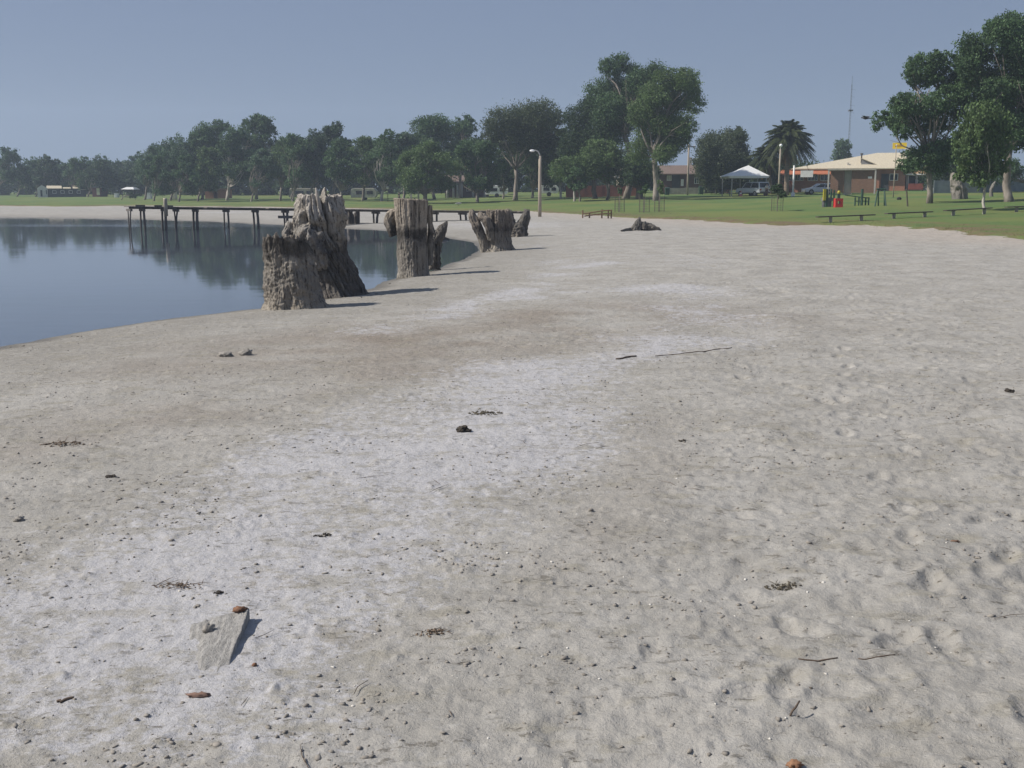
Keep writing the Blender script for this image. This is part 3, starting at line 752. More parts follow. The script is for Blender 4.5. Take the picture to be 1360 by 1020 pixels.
def wrapd(a, b):
    d = (a - b + PI) % (2 * PI) - PI; return d

def column(H, R, centre, jag, disp, nth=320, nz=190, crack=0.03, cfreq=3.2, grain=0.03, gfreq=8.0, lump=0.03, crust=0.012, seed=0.0, hollow=0.35, sink=0.12, rim=0.80, shear=0.0):
    rows = []
    def outer(th, z):
        zn = z / H; r = R(max(0, zn)); c, s = math.cos(th + shear * z), math.sin(th + shear * z)
        g = noise.noise((c * gfreq, s * gfreq, z * 1.15 + seed)); g2 = noise.noise((c * gfreq * 2.3, s * gfreq * 2.3, z * 2.0 + seed + 9))
        l = noise.fractal((c * r * 4 + seed, s * r * 4, z * 3), 0.9, 2.0, 4)
        k = noise.noise((c * r * 26, s * r * 26 + seed, z * 24)) 
        ck = noise.noise((c * cfreq + 3.3 + seed, s * cfreq, z * 0.45)); ck2 = noise.noise((c * cfreq * 2.7 + seed, s * cfreq * 2.7, z * 0.9 + 4))
        r -= crack * max(0, 1 - abs(ck) * 11) + crack * 0.55 * max(0, 1 - abs(ck2) * 8)
        r += grain * (0.5 - 2.0 * abs(g)) + grain * 0.5 * g2 + lump * l + crust * k + disp(th, z)
        cx, cy = centre(zn)
        return cx + math.cos(th) * r, cy + math.sin(th) * r, r, cx, cy
    V = []
    ths = [2 * PI * j / nth for j in range(nth)]
    tops = [H + jag(th) for th in ths]
    for i in range(nz + 1):
        t = i / nz
        for j, th in enumerate(ths):
            z = -sink + t * (tops[j] + sink); x, y, *_ = outer(th, z); V.append((x, y, z))
    last = [(V[nz * nth + j]) for j in range(nth)]
    ctr = [outer(th, tops[j]) for j, th in enumerate(ths)]
    for f, dz in ((0.955, 0.012), (0.90, 0.0), (rim, -0.05), (rim * .94, -hollow * .5), (rim * .85, -hollow), (rim * .4, -hollow * 1.05), (0.02, -hollow * 1.05)):
        for j, th in enumerate(ths):
            _, _, r, cx, cy = ctr[j]
            top = tops[j] if dz > -0.04 else (tops[j] * 0.6 + H * 0.4 if dz > -0.1 else min(tops[j], H) )
            rr = r * f + 0.012 * noise.noise((math.cos(th) * 9, math.sin(th) * 9, f * 9 + seed))
            V.append((cx + math.cos(th) * rr, cy + math.sin(th) * rr, max(top + dz - (0.0 if dz > -0.1 else 0.0), 0.05)))
    n = nz + 1 + 7
    F_ = [(i * nth + j, i * nth + (j + 1) % nth, (i + 1) * nth + (j + 1) % nth, (i + 1) * nth + j) for i in range(n - 1) for j in range(nth)]
    return np.array(V), np.array(F_)

def limb(path, radii, nth=64, nseg=80, grain=0.22, gfreq=3.0, jag=0.3, seed=0.0, lump=0.12):
    """a gnarled piece of wood along a path; the end is broken off raggedly"""
    P = [Vector(p) for p in path]; k = len(P); V = []
    def interp(arr, t):
        f = t * (k - 1); i = min(int(f), k - 2); f -= i
        return arr[i] * (1 - f) + arr[i + 1] * f
    ref = Vector((0.2, 1, 0.05)); 
    for i in range(nseg + 1):
        t = i / nseg; c = interp(P, t); d = (interp(P, min(1, t + .04)) - interp(P, max(0, t - .04))).normalized()
        a = d.cross(ref).normalized(); b = d.cross(a); r = interp(radii, t)
        for j in range(nth):
            th = 2 * PI * j / nth; cc, ss = math.cos(th), math.sin(th)
            g = noise.noise((cc * gfreq + seed, ss * gfreq, t * 2.2)); l = noise.fractal((cc * 1.3 + seed * 2, ss * 1.3, t * 5), .9, 2, 4)
            rr = r * (1 + grain * (0.6 - 2 * abs(g)) + lump * l + .10 * noise.noise((cc * 6 + seed, ss * 6, t * 9)) - .22 * max(0, 1 - abs(noise.noise((cc * 2.2 + seed, ss * 2.2, t * .9 + 7))) * 9))
            ex = d * (r * jag * 3.0 * (noise.noise((cc * 2.5, ss * 2.5, seed + 5))) * max(0, (t - .8) / .2)) if jag else Vector()
            V.append(tuple(c + a * cc * rr + b * ss * rr + ex))
    F_ = [(i * nth + j, i * nth + (j + 1) % nth, (i + 1) * nth + (j + 1) % nth, (i + 1) * nth + j) for i in range(nseg) for j in range(nth)]
    b = len(V); cst = Vector(P[0]); cen = interp(P, 0.96)
    m = nseg * nth
    for j in range(nth): V.append(tuple(Vector(V[m + j]) * .45 + cen * .55))
    for j in range(nth): V.append(tuple(cen - (P[-1] - P[-2]).normalized() * radii[-1] * .3))
    for j in range(nth): V.append(tuple(cst))
    for j in range(nth):
        F_.append((m + j, m + (j + 1) % nth, b + (j + 1) % nth, b + j)); F_.append((b + j, b + (j + 1) % nth, b + nth + (j + 1) % nth, b + nth + j))
        F_.append((b + 2 * nth + j, b + 2 * nth + (j + 1) % nth, (j + 1) % nth, j))
    return np.array(V), np.array(F_)

def join_np(parts):
    V = []; Q = []; o = 0
    for v, q in parts: V.append(v); Q.append(q + o); o += len(v)
    return np.concatenate(V), np.concatenate(Q)

def wood_obj(name, vq, m, parent):
    return link_mesh(name, np_mesh(name, vq[0], vq[1]), m, parent, smooth=True)

GR = 'old tree stumps along the waterline'
def lerp_f(pts):
    xs, ys = zip(*pts); return lambda t: float(np.interp(t, xs, ys))
def g2(th, z, t0, z0, wt, wz): return math.exp(-(wrapd(th, t0) / wt) ** 2 - ((z - z0) / wz) ** 2)

# low wide stump in front
x, y = gp(392, 412, -0.21); zb = ZB(x, y)
t = thing('tree_stump', 'low wide stump with a charred ragged rim, standing lowest of the shore stumps', 'tree stump', (x, y, zb), 0, GR)
R1 = lerp_f([(0, .50), (.1, .475), (.3, .445), (.6, .395), (.85, .385), (1, .385)])
def jag1(th):
    n = noise.noise((math.cos(th) * 4.5, math.sin(th) * 4.5, 3.3)); n2 = noise.noise((math.cos(th) * 11, math.sin(th) * 11, 1.3))
    return 0.03 * math.cos(th) + 0.10 * n + 0.06 * n2 - .02
def disp1(th, z):
    f = math.exp(-max(z, 0) / .17); f2 = math.exp(-max(z, 0) / .42)
    d = f * (.13 * math.exp(-(wrapd(th, -.25) / .35) ** 2) + .07 * math.exp(-(wrapd(th, -2.9) / .3) ** 2) + .06 * math.exp(-(wrapd(th, -1.25) / .22) ** 2) + .05 * math.exp(-(wrapd(th, -2.15) / .2) ** 2) + .1 * math.exp(-(wrapd(th, 1.2) / .4) ** 2))
    d += f2 * .05 * math.exp(-(wrapd(th, -.9) / .25) ** 2) - .05 * f2 * math.exp(-(wrapd(th, -1.0 - .55) / .12) ** 2)
    up = sstep(z, .78, 1.15); d -= up * .075 * max(0, noise.noise((math.cos(th) * 7, math.sin(th) * 7, z * 2.2 + 40))) * 2
    if .05 < z < .75: d += .013 * noise.noise((math.cos(th) * 13, math.sin(th) * 13, z * 16))
    return d
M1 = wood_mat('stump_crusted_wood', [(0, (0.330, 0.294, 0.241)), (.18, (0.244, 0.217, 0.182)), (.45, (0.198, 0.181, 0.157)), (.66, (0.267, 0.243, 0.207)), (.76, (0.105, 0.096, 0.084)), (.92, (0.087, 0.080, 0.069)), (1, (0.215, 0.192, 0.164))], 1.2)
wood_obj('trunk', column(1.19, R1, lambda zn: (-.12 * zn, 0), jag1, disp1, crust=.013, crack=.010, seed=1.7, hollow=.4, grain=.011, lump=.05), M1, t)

# tall gnarled hollow stump
x, y = gp(446, 391.5, -0.21); y += .1; zb = ZB(x, y)
t = thing('tree_stump', 'tall gnarled grey stump with a knot hole and a long dark split', 'tree stump', (x, y, zb), 0, GR)
R2 = lerp_f([(0, .56), (.1, .50), (.25, .45), (.42, .42), (.62, .46), (.8, .465), (.92, .42), (1, .38)])
C2 = lerp_f([(0, 0), (.25, -.07), (.45, -.21), (.65, -.32), (.85, -.30), (1, -.28)])
def jag2(th):
    n = noise.noise((math.cos(th) * 3.2, math.sin(th) * 3.2, 8.1)); n2 = noise.noise((math.cos(th) * 9, math.sin(th) * 9, 2.2))
    return .05 * n + .04 * n2 + .12 * math.exp(-(wrapd(th, -1.12) / .10) ** 2) - .10 * math.exp(-(wrapd(th, -1.32) / .10) ** 2) - .05 * math.exp(-(wrapd(th, -.6) / .3) ** 2)
def disp2(th, z):
    zn = z / 1.95
    tc = -1.30 + 0.62 * (1 - min(1, max(0, (zn - .45) / .55)))
    d = -.17 * math.exp(-(wrapd(th, tc) / .085) ** 2) * sstep(zn, .40, .6)
    d += .06 * math.exp(-(wrapd(th, tc + .22) / .09) ** 2) * sstep(zn, .4, .6)
    d -= .30 * g2(th, z, -1.98, 1.50, .155, .085)
    d += .05 * g2(th, z, -1.75, 1.50, .10, .2) + .05 * g2(th, z, -2.25, 1.45, .10, .2)
    d -= .10 * g2(th, z, -2.2, 1.72, .10, .05) + .08 * g2(th, z, -2.45, 1.62, .12, .045) + .07 * g2(th, z, -1.5, 1.35, .3, .05)
    d += .10 * g2(th, z, -.55, 1.62, .45, .22)
    f = math.exp(-max(z, 0) / .30)
    d += f * (.11 * math.exp(-(wrapd(th, -.1) / .35) ** 2) + .10 * math.exp(-(wrapd(th, -2.7) / .3) ** 2) + .1 * math.exp(-(wrapd(th, -1.3) / .25) ** 2))
    d += .05 * noise.noise((math.cos(th + z * 1.5) * 4, math.sin(th + z * 1.5) * 4, z * 1.4)) * sstep(zn, .45, .7) * 1.6
    d += .03 * abs(noise.noise((math.cos(th) * 8 + z * 2, math.sin(th) * 8, z * 5))) * sstep(zn, .5, .75)
    return d
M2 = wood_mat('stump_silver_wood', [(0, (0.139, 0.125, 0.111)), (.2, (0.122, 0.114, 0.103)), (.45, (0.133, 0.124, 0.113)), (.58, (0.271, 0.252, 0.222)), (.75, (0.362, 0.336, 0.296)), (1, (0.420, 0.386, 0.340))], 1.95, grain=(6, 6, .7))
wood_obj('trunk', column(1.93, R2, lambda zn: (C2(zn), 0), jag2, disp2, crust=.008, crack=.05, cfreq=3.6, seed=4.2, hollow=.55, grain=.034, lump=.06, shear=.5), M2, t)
# the knobbly burl hanging off its front
bx = -.37
v, q = limb([(bx - .02, -.40, 1.36), (bx - .06, -.47, 1.22), (bx + .0, -.50, 1.02), (bx + .08, -.50, .82), (bx + .16, -.46, .66), (bx + .20, -.42, .56)], [.10, .23, .26, .21, .16, .07], nth=90, nseg=80, grain=.22, gfreq=2.6, jag=.2, seed=3.1, lump=.30)
M2b = wood_mat('stump_burl_wood', [(0, (0.273, 0.253, 0.226)), (.4, (0.223, 0.207, 0.187)), (.5, (0.111, 0.105, 0.100)), (.6, (0.204, 0.191, 0.171)), (.72, (0.333, 0.309, 0.274)), (1, (0.333, 0.309, 0.274))], 1.95, grain=(5, 5, 1.2), jitter=.16)
wood_obj('burl', (v, q), M2b, t)
v, q = limb([(-.72, -.12, .9), (-.80, -.16, 1.08), (-.86, -.15, 1.22), (-.82, -.12, 1.42)], [.12, .15, .12, .06], nth=50, nseg=40, seed=6.3, lump=.25, grain=.25)
wood_obj('side_knob', (v, q), M2b, t)
v, q = limb([(-.17, -.40, 1.5), (-.21, -.41, 1.75), (-.25, -.40, 2.0), (-.265, -.39, 2.07)], [.035, .035, .026, .01], nth=18, nseg=30, seed=2.3, jag=.3)
wood_obj('splinter', (v, q), M2, t)

# straight stump
x, y = gp(549, 366.5, -0.21); zb = ZB(x, y)
t = thing('tree_stump', 'straight column stump with a flat sawn top and a dark tide band at half height', 'tree stump', (x, y, zb), 0, GR)
R3 = lerp_f([(0, .385), (.08, .365), (.3, .36), (.5, .35), (.62, .355), (.85, .385), (1, .395)])
def disp3(th, z):
    f = math.exp(-max(z, 0) / .12)
    d = f * (.06 * math.exp(-(wrapd(th, -.5) / .25) ** 2) + .06 * math.exp(-(wrapd(th, -1.5) / .2) ** 2) + .05 * math.exp(-(wrapd(th, -2.5) / .25) ** 2))
    up = sstep(z, .8, 1.0)
    d += up * .016 * (.4 - abs(noise.noise((math.cos(th) * 5, math.sin(th) * 5, z * .4 + 20))) * 2.2)
    d -= .05 * math.exp(-(wrapd(th, -1.30) / .05) ** 2) * up
    d += (1 - up) * .012 * noise.noise((math.cos(th) * 9, math.sin(th) * 9, z * 13))
    return d
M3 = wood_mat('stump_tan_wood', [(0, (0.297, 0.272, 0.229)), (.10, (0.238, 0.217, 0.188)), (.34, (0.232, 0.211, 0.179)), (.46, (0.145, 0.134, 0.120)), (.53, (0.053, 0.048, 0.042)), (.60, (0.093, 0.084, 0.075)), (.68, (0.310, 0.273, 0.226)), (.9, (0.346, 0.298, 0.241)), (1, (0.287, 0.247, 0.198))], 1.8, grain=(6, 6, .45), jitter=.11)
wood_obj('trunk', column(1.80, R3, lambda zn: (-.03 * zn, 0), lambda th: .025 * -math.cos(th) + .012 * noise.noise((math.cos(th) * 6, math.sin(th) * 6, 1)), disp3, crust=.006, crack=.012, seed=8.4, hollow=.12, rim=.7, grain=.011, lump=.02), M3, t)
v, q = limb([(.39, .12, .25), (.40, .12, .7), (.41, .10, 1.1), (.40, .1, 1.45), (.42, .1, 1.66)], [.06, .075, .05, .07, .04], nth=30, nseg=60, seed=1.2)
wood_obj('bark_slab', (v, q), M3, t)
v, q = limb([(-.44, .22, .95), (-.50, .22, 1.12), (-.56, .2, 1.32), (-.48, .2, 1.45), (-.38, .15, 1.55)], [.12, .14, .13, .12, .06], nth=40, nseg=50, seed=5.2, grain=.25)
wood_obj('bark_slab', (v, q), M3, t)

# small forked stump in the shallows behind it
Y = 27.2; X = at(578, HZ, Y)[0]
t = thing('tree_stump', 'small splintered stump with two spikes, standing in shallow water behind the straight one', 'tree stump', (X, Y, -.33), 0, GR)
M4 = wood_mat('stump_dark_wood', [(0, (0.234, 0.206, 0.170)), (.15, (0.111, 0.100, 0.089)), (.5, (0.122, 0.114, 0.100)), (1, (0.158, 0.144, 0.128))], 1.2)
k = upx(Y); P = lambda px, py, dy=0: (at(px, py, Y)[0] - X, dy, at(px, py, Y)[2] + .33)
wood_obj('trunk', join_np([limb([P(577, 358), P(577, 345), P(577, 330), P(577, 318), P(576, 310)], [.17, .14, .16, .17, .12], seed=3.7, nth=50, lump=.25),
                           limb([P(574, 325), P(573, 312), P(572.5, 302), P(573, 294)], [.14, .12, .07, .015], seed=2.7, jag=.1),
                           limb([P(577, 322), P(583, 312), P(589, 302), P(594, 294)], [.15, .14, .10, .02], seed=7.7, jag=.1)]), M4, t)

# broad stump with two hollow arms
Y = 36.0; X = at(661, HZ, Y)[0]; zb = ZB(X, Y)
t = thing('tree_stump', 'broad flared stump with two bent bark arms on its lake side', 'tree stump', (X, Y, zb), 0, GR)
P = lambda px, py, dy=0: (at(px, py, Y)[0] - X, dy, at(px, py, Y)[2] - zb)
R4 = lerp_f([(0, .50), (.12, .45), (.3, .41), (.5, .39), (.7, .38), (1, .36)])
def disp4(th, z):
    f = math.exp(-max(z, 0) / .25)
    return f * (.14 * math.exp(-(wrapd(th, -.1) / .3) ** 2) + .10 * math.exp(-(wrapd(th, -1.9) / .25) ** 2) + .06 * math.exp(-(wrapd(th, -1.1) / .2) ** 2)) - .10 * math.exp(-(wrapd(th, -.75) / .12) ** 2) * sstep(z, .2, .6) - .06 * math.exp(-(wrapd(th, -2.0) / .1) ** 2)
M5 = wood_mat('stump_brown_wood', [(0, (0.324, 0.294, 0.247)), (.2, (0.235, 0.211, 0.177)), (.42, (0.195, 0.175, 0.146)), (.5, (0.093, 0.084, 0.075)), (.62, (0.194, 0.167, 0.140)), (1, (0.260, 0.224, 0.186))], 1.4, jitter=.12)
wood_obj('trunk', join_np([column(1.36, R4, lambda zn: (.02 * zn, 0), lambda th: .05 * noise.noise((math.cos(th) * 4, math.sin(th) * 4, 6)), disp4, nth=220, nz=120, seed=2.9, hollow=.3, grain=.04, lump=.05)]), M5, t)
wood_obj('bark_arm', limb([P(646, 336, -.15), P(641, 316, -.2), P(634, 300, -.2), P(628, 288, -.15), P(626, 279, -.1)], [.16, .15, .16, .14, .07], nth=50, seed=4.4, lump=.2, grain=.2), M5, t)
wood_obj('bark_arm', limb([P(653, 318, -.35), P(651, 303, -.42), P(646, 292, -.42), P(640, 287, -.35), P(637, 282, -.3)], [.12, .14, .15, .13, .05], nth=50, seed=9.4, lump=.2, grain=.2), M5, t)
wood_obj('bark_arm', limb([P(672, 312, .1), P(676, 298, .12), P(675, 287, .12), P(673, 279, .1)], [.16, .15, .14, .08], nth=50, seed=6.1, lump=.2), M5, t)

# V-shaped stump farthest along
Y = 46.0; X = at(688, HZ, Y)[0]; zb = ZB(X, Y)
t = thing('tree_stump', 'dark V-shaped stump half hidden behind the broad flared one', 'tree stump', (X, Y, zb), 0, GR)
P = lambda px, py, dy=0: (at(px, py, Y)[0] - X, dy, at(px, py, Y)[2] - zb)
wood_obj('trunk', join_np([limb([P(688, 317), P(688, 308), P(687, 300), P(687, 296)], [.44, .40, .34, .16], nth=60, seed=1.9),
                           limb([P(684, 308), P(678, 298), P(675, 289), P(675, 281)], [.26, .24, .22, .16], nth=50, seed=3.9),
                           limb([P(690, 308), P(694, 298), P(698, 289), P(700, 279)], [.28, .24, .2, .1], nth=50, seed=5.9)]), M4, t)

# driftwood root lying on the upper beach
x, y, z = hit(850, 306); Y = y; X = x; zb = ZB(X, Y)
t = thing('driftwood_log', 'dark grey driftwood root with a spike, lying alone on the upper sand', 'driftwood', (X, Y, zb))
P = lambda px, py, dy=0: (at(px, py, Y)[0] - X, dy, at(px, py, Y)[2] - zb)
M6 = wood_mat('driftwood_wood', [(0, (0.198, 0.179, 0.152)), (.5, (0.106, 0.101, 0.091)), (1, (0.140, 0.129, 0.115))], .6)
wood_obj('root_mass', join_np([limb([P(838, 308), P(846, 302), P(856, 300), P(866, 303), P(879, 308)], [.08, .17, .19, .13, .03], nth=60, seed=11, lump=.35, grain=.3, jag=.1),
                          limb([P(856, 305, -.1), P(864, 301, -.2), P(872, 304, -.25), P(877, 307, -.2)], [.10, .13, .11, .05], nth=40, seed=12.2, lump=.3)]), M6, t)
wood_obj('spike', limb([P(843, 307, -.2), P(846, 299, -.2), P(848, 293, -.15), P(849.5, 287.5, -.1)], [.26, .20, .11, .015], seed=13, jag=.05, lump=.2), M6, t)
wood_obj('spike', limb([P(853, 304, -.3), P(855, 298, -.3), P(856, 293.5, -.3)], [.12, .10, .02], seed=14, jag=.05, lump=.2), M6, t)
wood_obj('root_tail', limb([(-.2, -.05, .06), (-.5, -.3, .05), (-.75, -.9, .06), (-1.05, -1.5, .02)], [.10, .07, .06, .03], nth=20, seed=15, lump=.3), M6, t)

# ---------------------------------------------------------------- jetty
JW = mat('jetty_timber', (.16, .145, .13), (.08, .072, .064), 3.0, .85, .4, .02, (1, 1, .3)); JD = mat('jetty_deck', (.20, .175, .15), (.11, .095, .08), 4.0, .85, .3, .02, (1, 6, 1))
JP = mat('jetty_white_post', (.50, .45, .36), (.32, .28, .22), 3, .8)
jl = Vector(at(172, 274, 58.0)); jr = Vector(at(702, 281, 71.5))
jd = (jr - jl); jd2 = Vector((jd.x, jd.y, 0)).normalized(); jn = Vector((-jd2.y, jd2.x, 0)); jang = math.atan2(jd2.y, jd2.x)
jt = thing('timber_jetty', 'long dark timber jetty on thin piles running from the beach into the lake', 'jetty', (jl.x, jl.y, WZ))
def J(s, off, z=None):             # point s metres along the jetty, off metres across
    p = jl + jd2 * s + jn * off; return Vector((p.x - jl.x, p.y - jl.y, (jl.z + jd.z * s / JL if z is None else z) - WZ))
JL = Vector((jd.x, jd.y, 0)).length; jw = 0.95
def s_of(px):                      # distance along the jetty where the sight line px crosses it
    u = (px - CX) / F
    for i in range(2000):
        s = JL * i / 2000; p = jl + jd2 * s
        d = ray(px, 275); 
        if p.x / p.y >= d[0] / d[1]: return s
    return JL
mb = MB(); npl = int(JL / .17); rr = random.Random(4)
for i in range(npl):               # planks
    s = i * .17; a, b = J(s, -.08 - rr.random() * .05), J(s, jw + .08 + rr.random() * .05); w = jd2 * .075; h = Vector((0, 0, .045)); dz = Vector((0, 0, rr.random() * .012))
    if i > 3 and rr.random() < .03: continue
    mb.poly([a - w + dz, a + w + dz, b + w + dz, b - w + dz, a - w - h, a + w - h, b + w - h, b - w - h], [(0, 1, 2, 3), (4, 7, 6, 5), (0, 4, 5, 1), (1, 5, 6, 2), (2, 6, 7, 3), (3, 7, 4, 0)])
mb.build('deck', JD, jt)
def beam(a, b, w, h, name, m):
    d = (b - a); d2 = Vector((d.x, d.y, 0)).normalized() if abs(d.x) + abs(d.y) > 1e-6 else Vector((1, 0, 0)); n = Vector((-d2.y, d2.x, 0)) * w / 2; H = Vector((0, 0, h))
    mb = MB(); mb.poly([a - n, a + n, b + n, b - n, a - n - H, a + n - H, b + n - H, b - n - H], [(0, 1, 2, 3), (4, 7, 6, 5), (0, 4, 5, 1), (1, 5, 6, 2), (2, 6, 7, 3), (3, 7, 4, 0)])
    return mb.build(name, m, jt)
dn = Vector((0, 0, -.05))
for off in (.1, jw - .1): beam(J(0.15, off) + dn, J(JL, off) + dn, .09, .09, 'stringer', JW)
for px, r in ((174, .055), (191, .085), (220, .10), (236, .07), (262, .11), (303, .075), (342, .10), (382, .10), (421, .09), (460, .10), (503, .10), (541, .09), (581, .09), (619, .10), (655, .09)):
    s = s_of(px); p0 = J(s, .1); zg = ZB(jl.x + p0.x, jl.y + p0.y)
    for off in (.12, jw - .12):
        p = J(s, off); lx, ly = rr.gauss(0, .07), rr.gauss(0, .04); rad = r * (.74 if off < .5 else .58)
        mb = MB(); mb.tube([(p.x + lx, p.y + ly, min(zg, WZ) - .5 - WZ), (p.x + lx * .5, p.y, p.z * .5), (p.x, p.y, p.z - .15)], [rad * 1.05, rad, rad * .95], 9)
        mb.build('pile', JW, jt, smooth=True)
    beam(J(s, -.05) + Vector((0, 0, -.142)), J(s, jw + .05) + Vector((0, 0, -.142)), .12, .12, 'cross_beam', JW)
s = s_of(219); p = J(s, -.12); MB().tube([(p.x, p.y, p.z - .5), (p.x, p.y, p.z + .42), (p.x, p.y, p.z + .47)], [.11, .105, .09], 10).build('mooring_post', JP, jt, smooth=True)
s = s_of(384); beam(J(s - .75, -.2) + Vector((0, 0, -.42)), J(s + .75, -.2) + Vector((0, 0, -.42)), .14, .16, 'landing_step', JW)
for s0, s1 in ((0.3, .8), (1.3, 1.7), (2.0, 2.3)): beam(J(s0, -.05) + Vector((0, 0, .085)), J(s1, -.05) + Vector((0, 0, .085)), .1, .08, 'kerb_block', JW)
# broken piles standing beside the jetty
for i, (px, ptop, pbot, Y, r, lb) in enumerate(((464, 279.5, 293, 66, .24, 'thick dark broken pile under the jetty, right of the gnarled stump'), (471, 281, 292, 66.5, .10, 'thin leaning broken pile between the two thicker ones under the jetty'), (474, 279, 293, 66.0, .12, 'upright slim dark pile beside the thick broken pile'))):
    X = at(px, HZ, Y)[0]; zb = ZB(X, Y); ht = at(px, ptop, Y)[2] - zb
    t = tag(link_mesh('old_pile', np_mesh('old_pile', *limb([(0, 0, -.3), (.02, 0, ht * .4), (.04 * (i - 1), 0, ht * .8), (.12 * (i == 1), 0, ht)], [r, r, r * .9, r * .7], nth=20, nseg=20, seed=20 + i)), JW, None, (X, Y, zb), True), lb, 'pile', 'old piles beside the jetty')

# ---------------------------------------------------------------- small things on the sand
CLOD = mat('clod', (.165, .142, .118), (.085, .072, .06), 30, .95); TWIG = mat('twig', (.14, .10, .07), (.06, .045, .035), 20, .9); SHELL = mat('shell', (.62, .60, .55), (.5, .46, .40), 30, .6)
SANDC = mat('sand_lump', (.29, .265, .23), (.20, .18, .155), 25, .95)
ico = bmesh.new(); bmesh.ops.create_icosphere(ico, subdivisions=1, radius=1); IV = np.array([v.co[:] for v in ico.verts]); IF = np.array([[v.index for v in f.verts] for f in ico.faces]); ico.free()
def scatter_rocks(name, n, seed, smin, smax, dens, mt, label, cat, flat=.55):
    r = np.random.default_rng(seed); m = n * 6
    y = 2.4 * (26 / 2.4) ** (r.random(m) ** .75); u = (r.random(m) * 1.7 - .85); x = u * y * .75 + (u > 0) * 0
    k = r.random(m) < dens(x, y, r); x, y = x[k][:n], y[k][:n]; n = len(x)
    z, dw, _ = beach_z(x, y); k = dw > .25; x, y, z = x[k], y[k], z[k]; n = len(x)
    s = (smin + (smax - smin) * r.random(n) ** 3.5)[:, None, None]
    V = IV[None] * (1 + r.normal(size=(n, len(IV), 1)) * .34) * np.stack([1 + .5 * r.random(n), .7 + .5 * r.random(n), flat * (.7 + .6 * r.random(n))], 1)[:, None, :] * s
    a = r.random(n) * 2 * PI; c, sn = np.cos(a)[:, None], np.sin(a)[:, None]
    V = np.stack([V[..., 0] * c - V[..., 1] * sn + x[:, None], V[..., 0] * sn + V[..., 1] * c + y[:, None], V[..., 2] + z[:, None] + s[:, 0] * .18], -1)
    Fq = (IF[None] + (np.arange(n) * len(IV))[:, None, None]).reshape(-1, 3)
    tag(link_mesh(name, np_mesh(name, V.reshape(-1, 3), Fq), mt), label, cat, kind='stuff')
def d_clod(x, y, r):
    k = bil(M_salt, x, y) * .5 + bil(M_brown, x, y) * .6 + bil(M_damp, x, y) * .25 + .05
    return k * sstep(vnoise(x, y, .5, 91) + vnoise(x, y, .18, 92) * .8, .08, .45)
scatter_rocks('sand_clods', 3600, 92, .0014, .0060, d_clod, CLOD, 'dark crumbs of dried mud strewn over the salt flat', 'mud crumbs')
scatter_rocks('sand_lumps', 14000, 93, .002, .011, lambda x, y, r: .12 + .8 * sstep(vnoise(x, y, .6, 93) + vnoise(x, y, .2, 94) * .8, .0, .4), SANDC, 'small pale lumps of crusted sand', 'sand lumps')
scatter_rocks('shell_grit', 1100, 94, .0015, .007, lambda x, y, r: .3 + 0 * x, SHELL, 'white specks of broken shell over the sand', 'shell grit')
scatter_rocks('shore_debris', 1500, 97, .003, .028, lambda x, y, r: np.exp(-((-sd_poly(x, y, LAKE) - .55) / .35) ** 2) * (.25 + sstep(vnoise(x, y, .9, 98), -.1, .3)), CLOD, 'dark weed crumbs washed up along the waterline', 'shore debris', .35)
def twigs():
    r = np.random.default_rng(95); mb = MB()
    for i in range(110):
        y = 2.6 * (22 / 2.6) ** r.random(); x = (r.random() * 1.5 - .6) * y * .8
        if vnoise(np.array([x]), np.array([y]), .9, 96)[0] < 0.02: continue
        z, dw, _ = beach_z(x, y)
        if dw[0] < .5: continue
        L = .02 + .09 * r.random() ** 2.5; a = r.random() * PI; d = np.array((math.cos(a), math.sin(a), 0)) * L; zz = float(z[0]) + .004; b = r.normal(size=3) * L * .15
        e0, e1 = np.array((x, y, zz)) - d, np.array((x, y, zz + L * .25 * r.random() ** 3)) + d
        mb.tube([e0, (e0 + e1) / 2 + (b[0], b[1], .002), e1], [.0011, .0017, .0008], 4)
    tag(mb.build('twig_litter', TWIG), 'thin dry twigs and weed scraps littering the sand', 'twigs', kind='stuff')
twigs()

def rock(name, px, py, size, mt, label, cat, seed, flat=.6, group=None, hz=None):
    x, y = gp(px, py, -.02); zb = ZB(x, y); x, y = gp(px, py, zb); zb = ZB(x, y); r = np.random.default_rng(seed)
    bm = bmesh.new(); bmesh.ops.create_icosphere(bm, subdivisions=3, radius=1)
    for v in bm.verts:
        n = noise.fractal(v.co * 2.3 + Vector((seed, 0, 0)), .7, 2, 5); v.co = v.co * (1 + .62 * n); v.co = Vector((v.co.x * size[0], v.co.y * size[1], v.co.z * size[2]))
    me = bpy.data.meshes.new(name); bm.to_mesh(me); bm.free()
    return tag(link_mesh(name, me, mt, None, (x, y, zb + size[2] * .35), True), label, cat, group)
ROCK = mat('grey_stone', (.30, .28, .25), (.2, .185, .165), 12, .9, .4, .01); WEED = mat('dried_weed', (.075, .062, .048), (.035, .03, .025), 40, .95, .8, .02); OCH = mat('rusty_scrap', (.23, .115, .06), (.11, .06, .04), 18, .9, .4, .01)
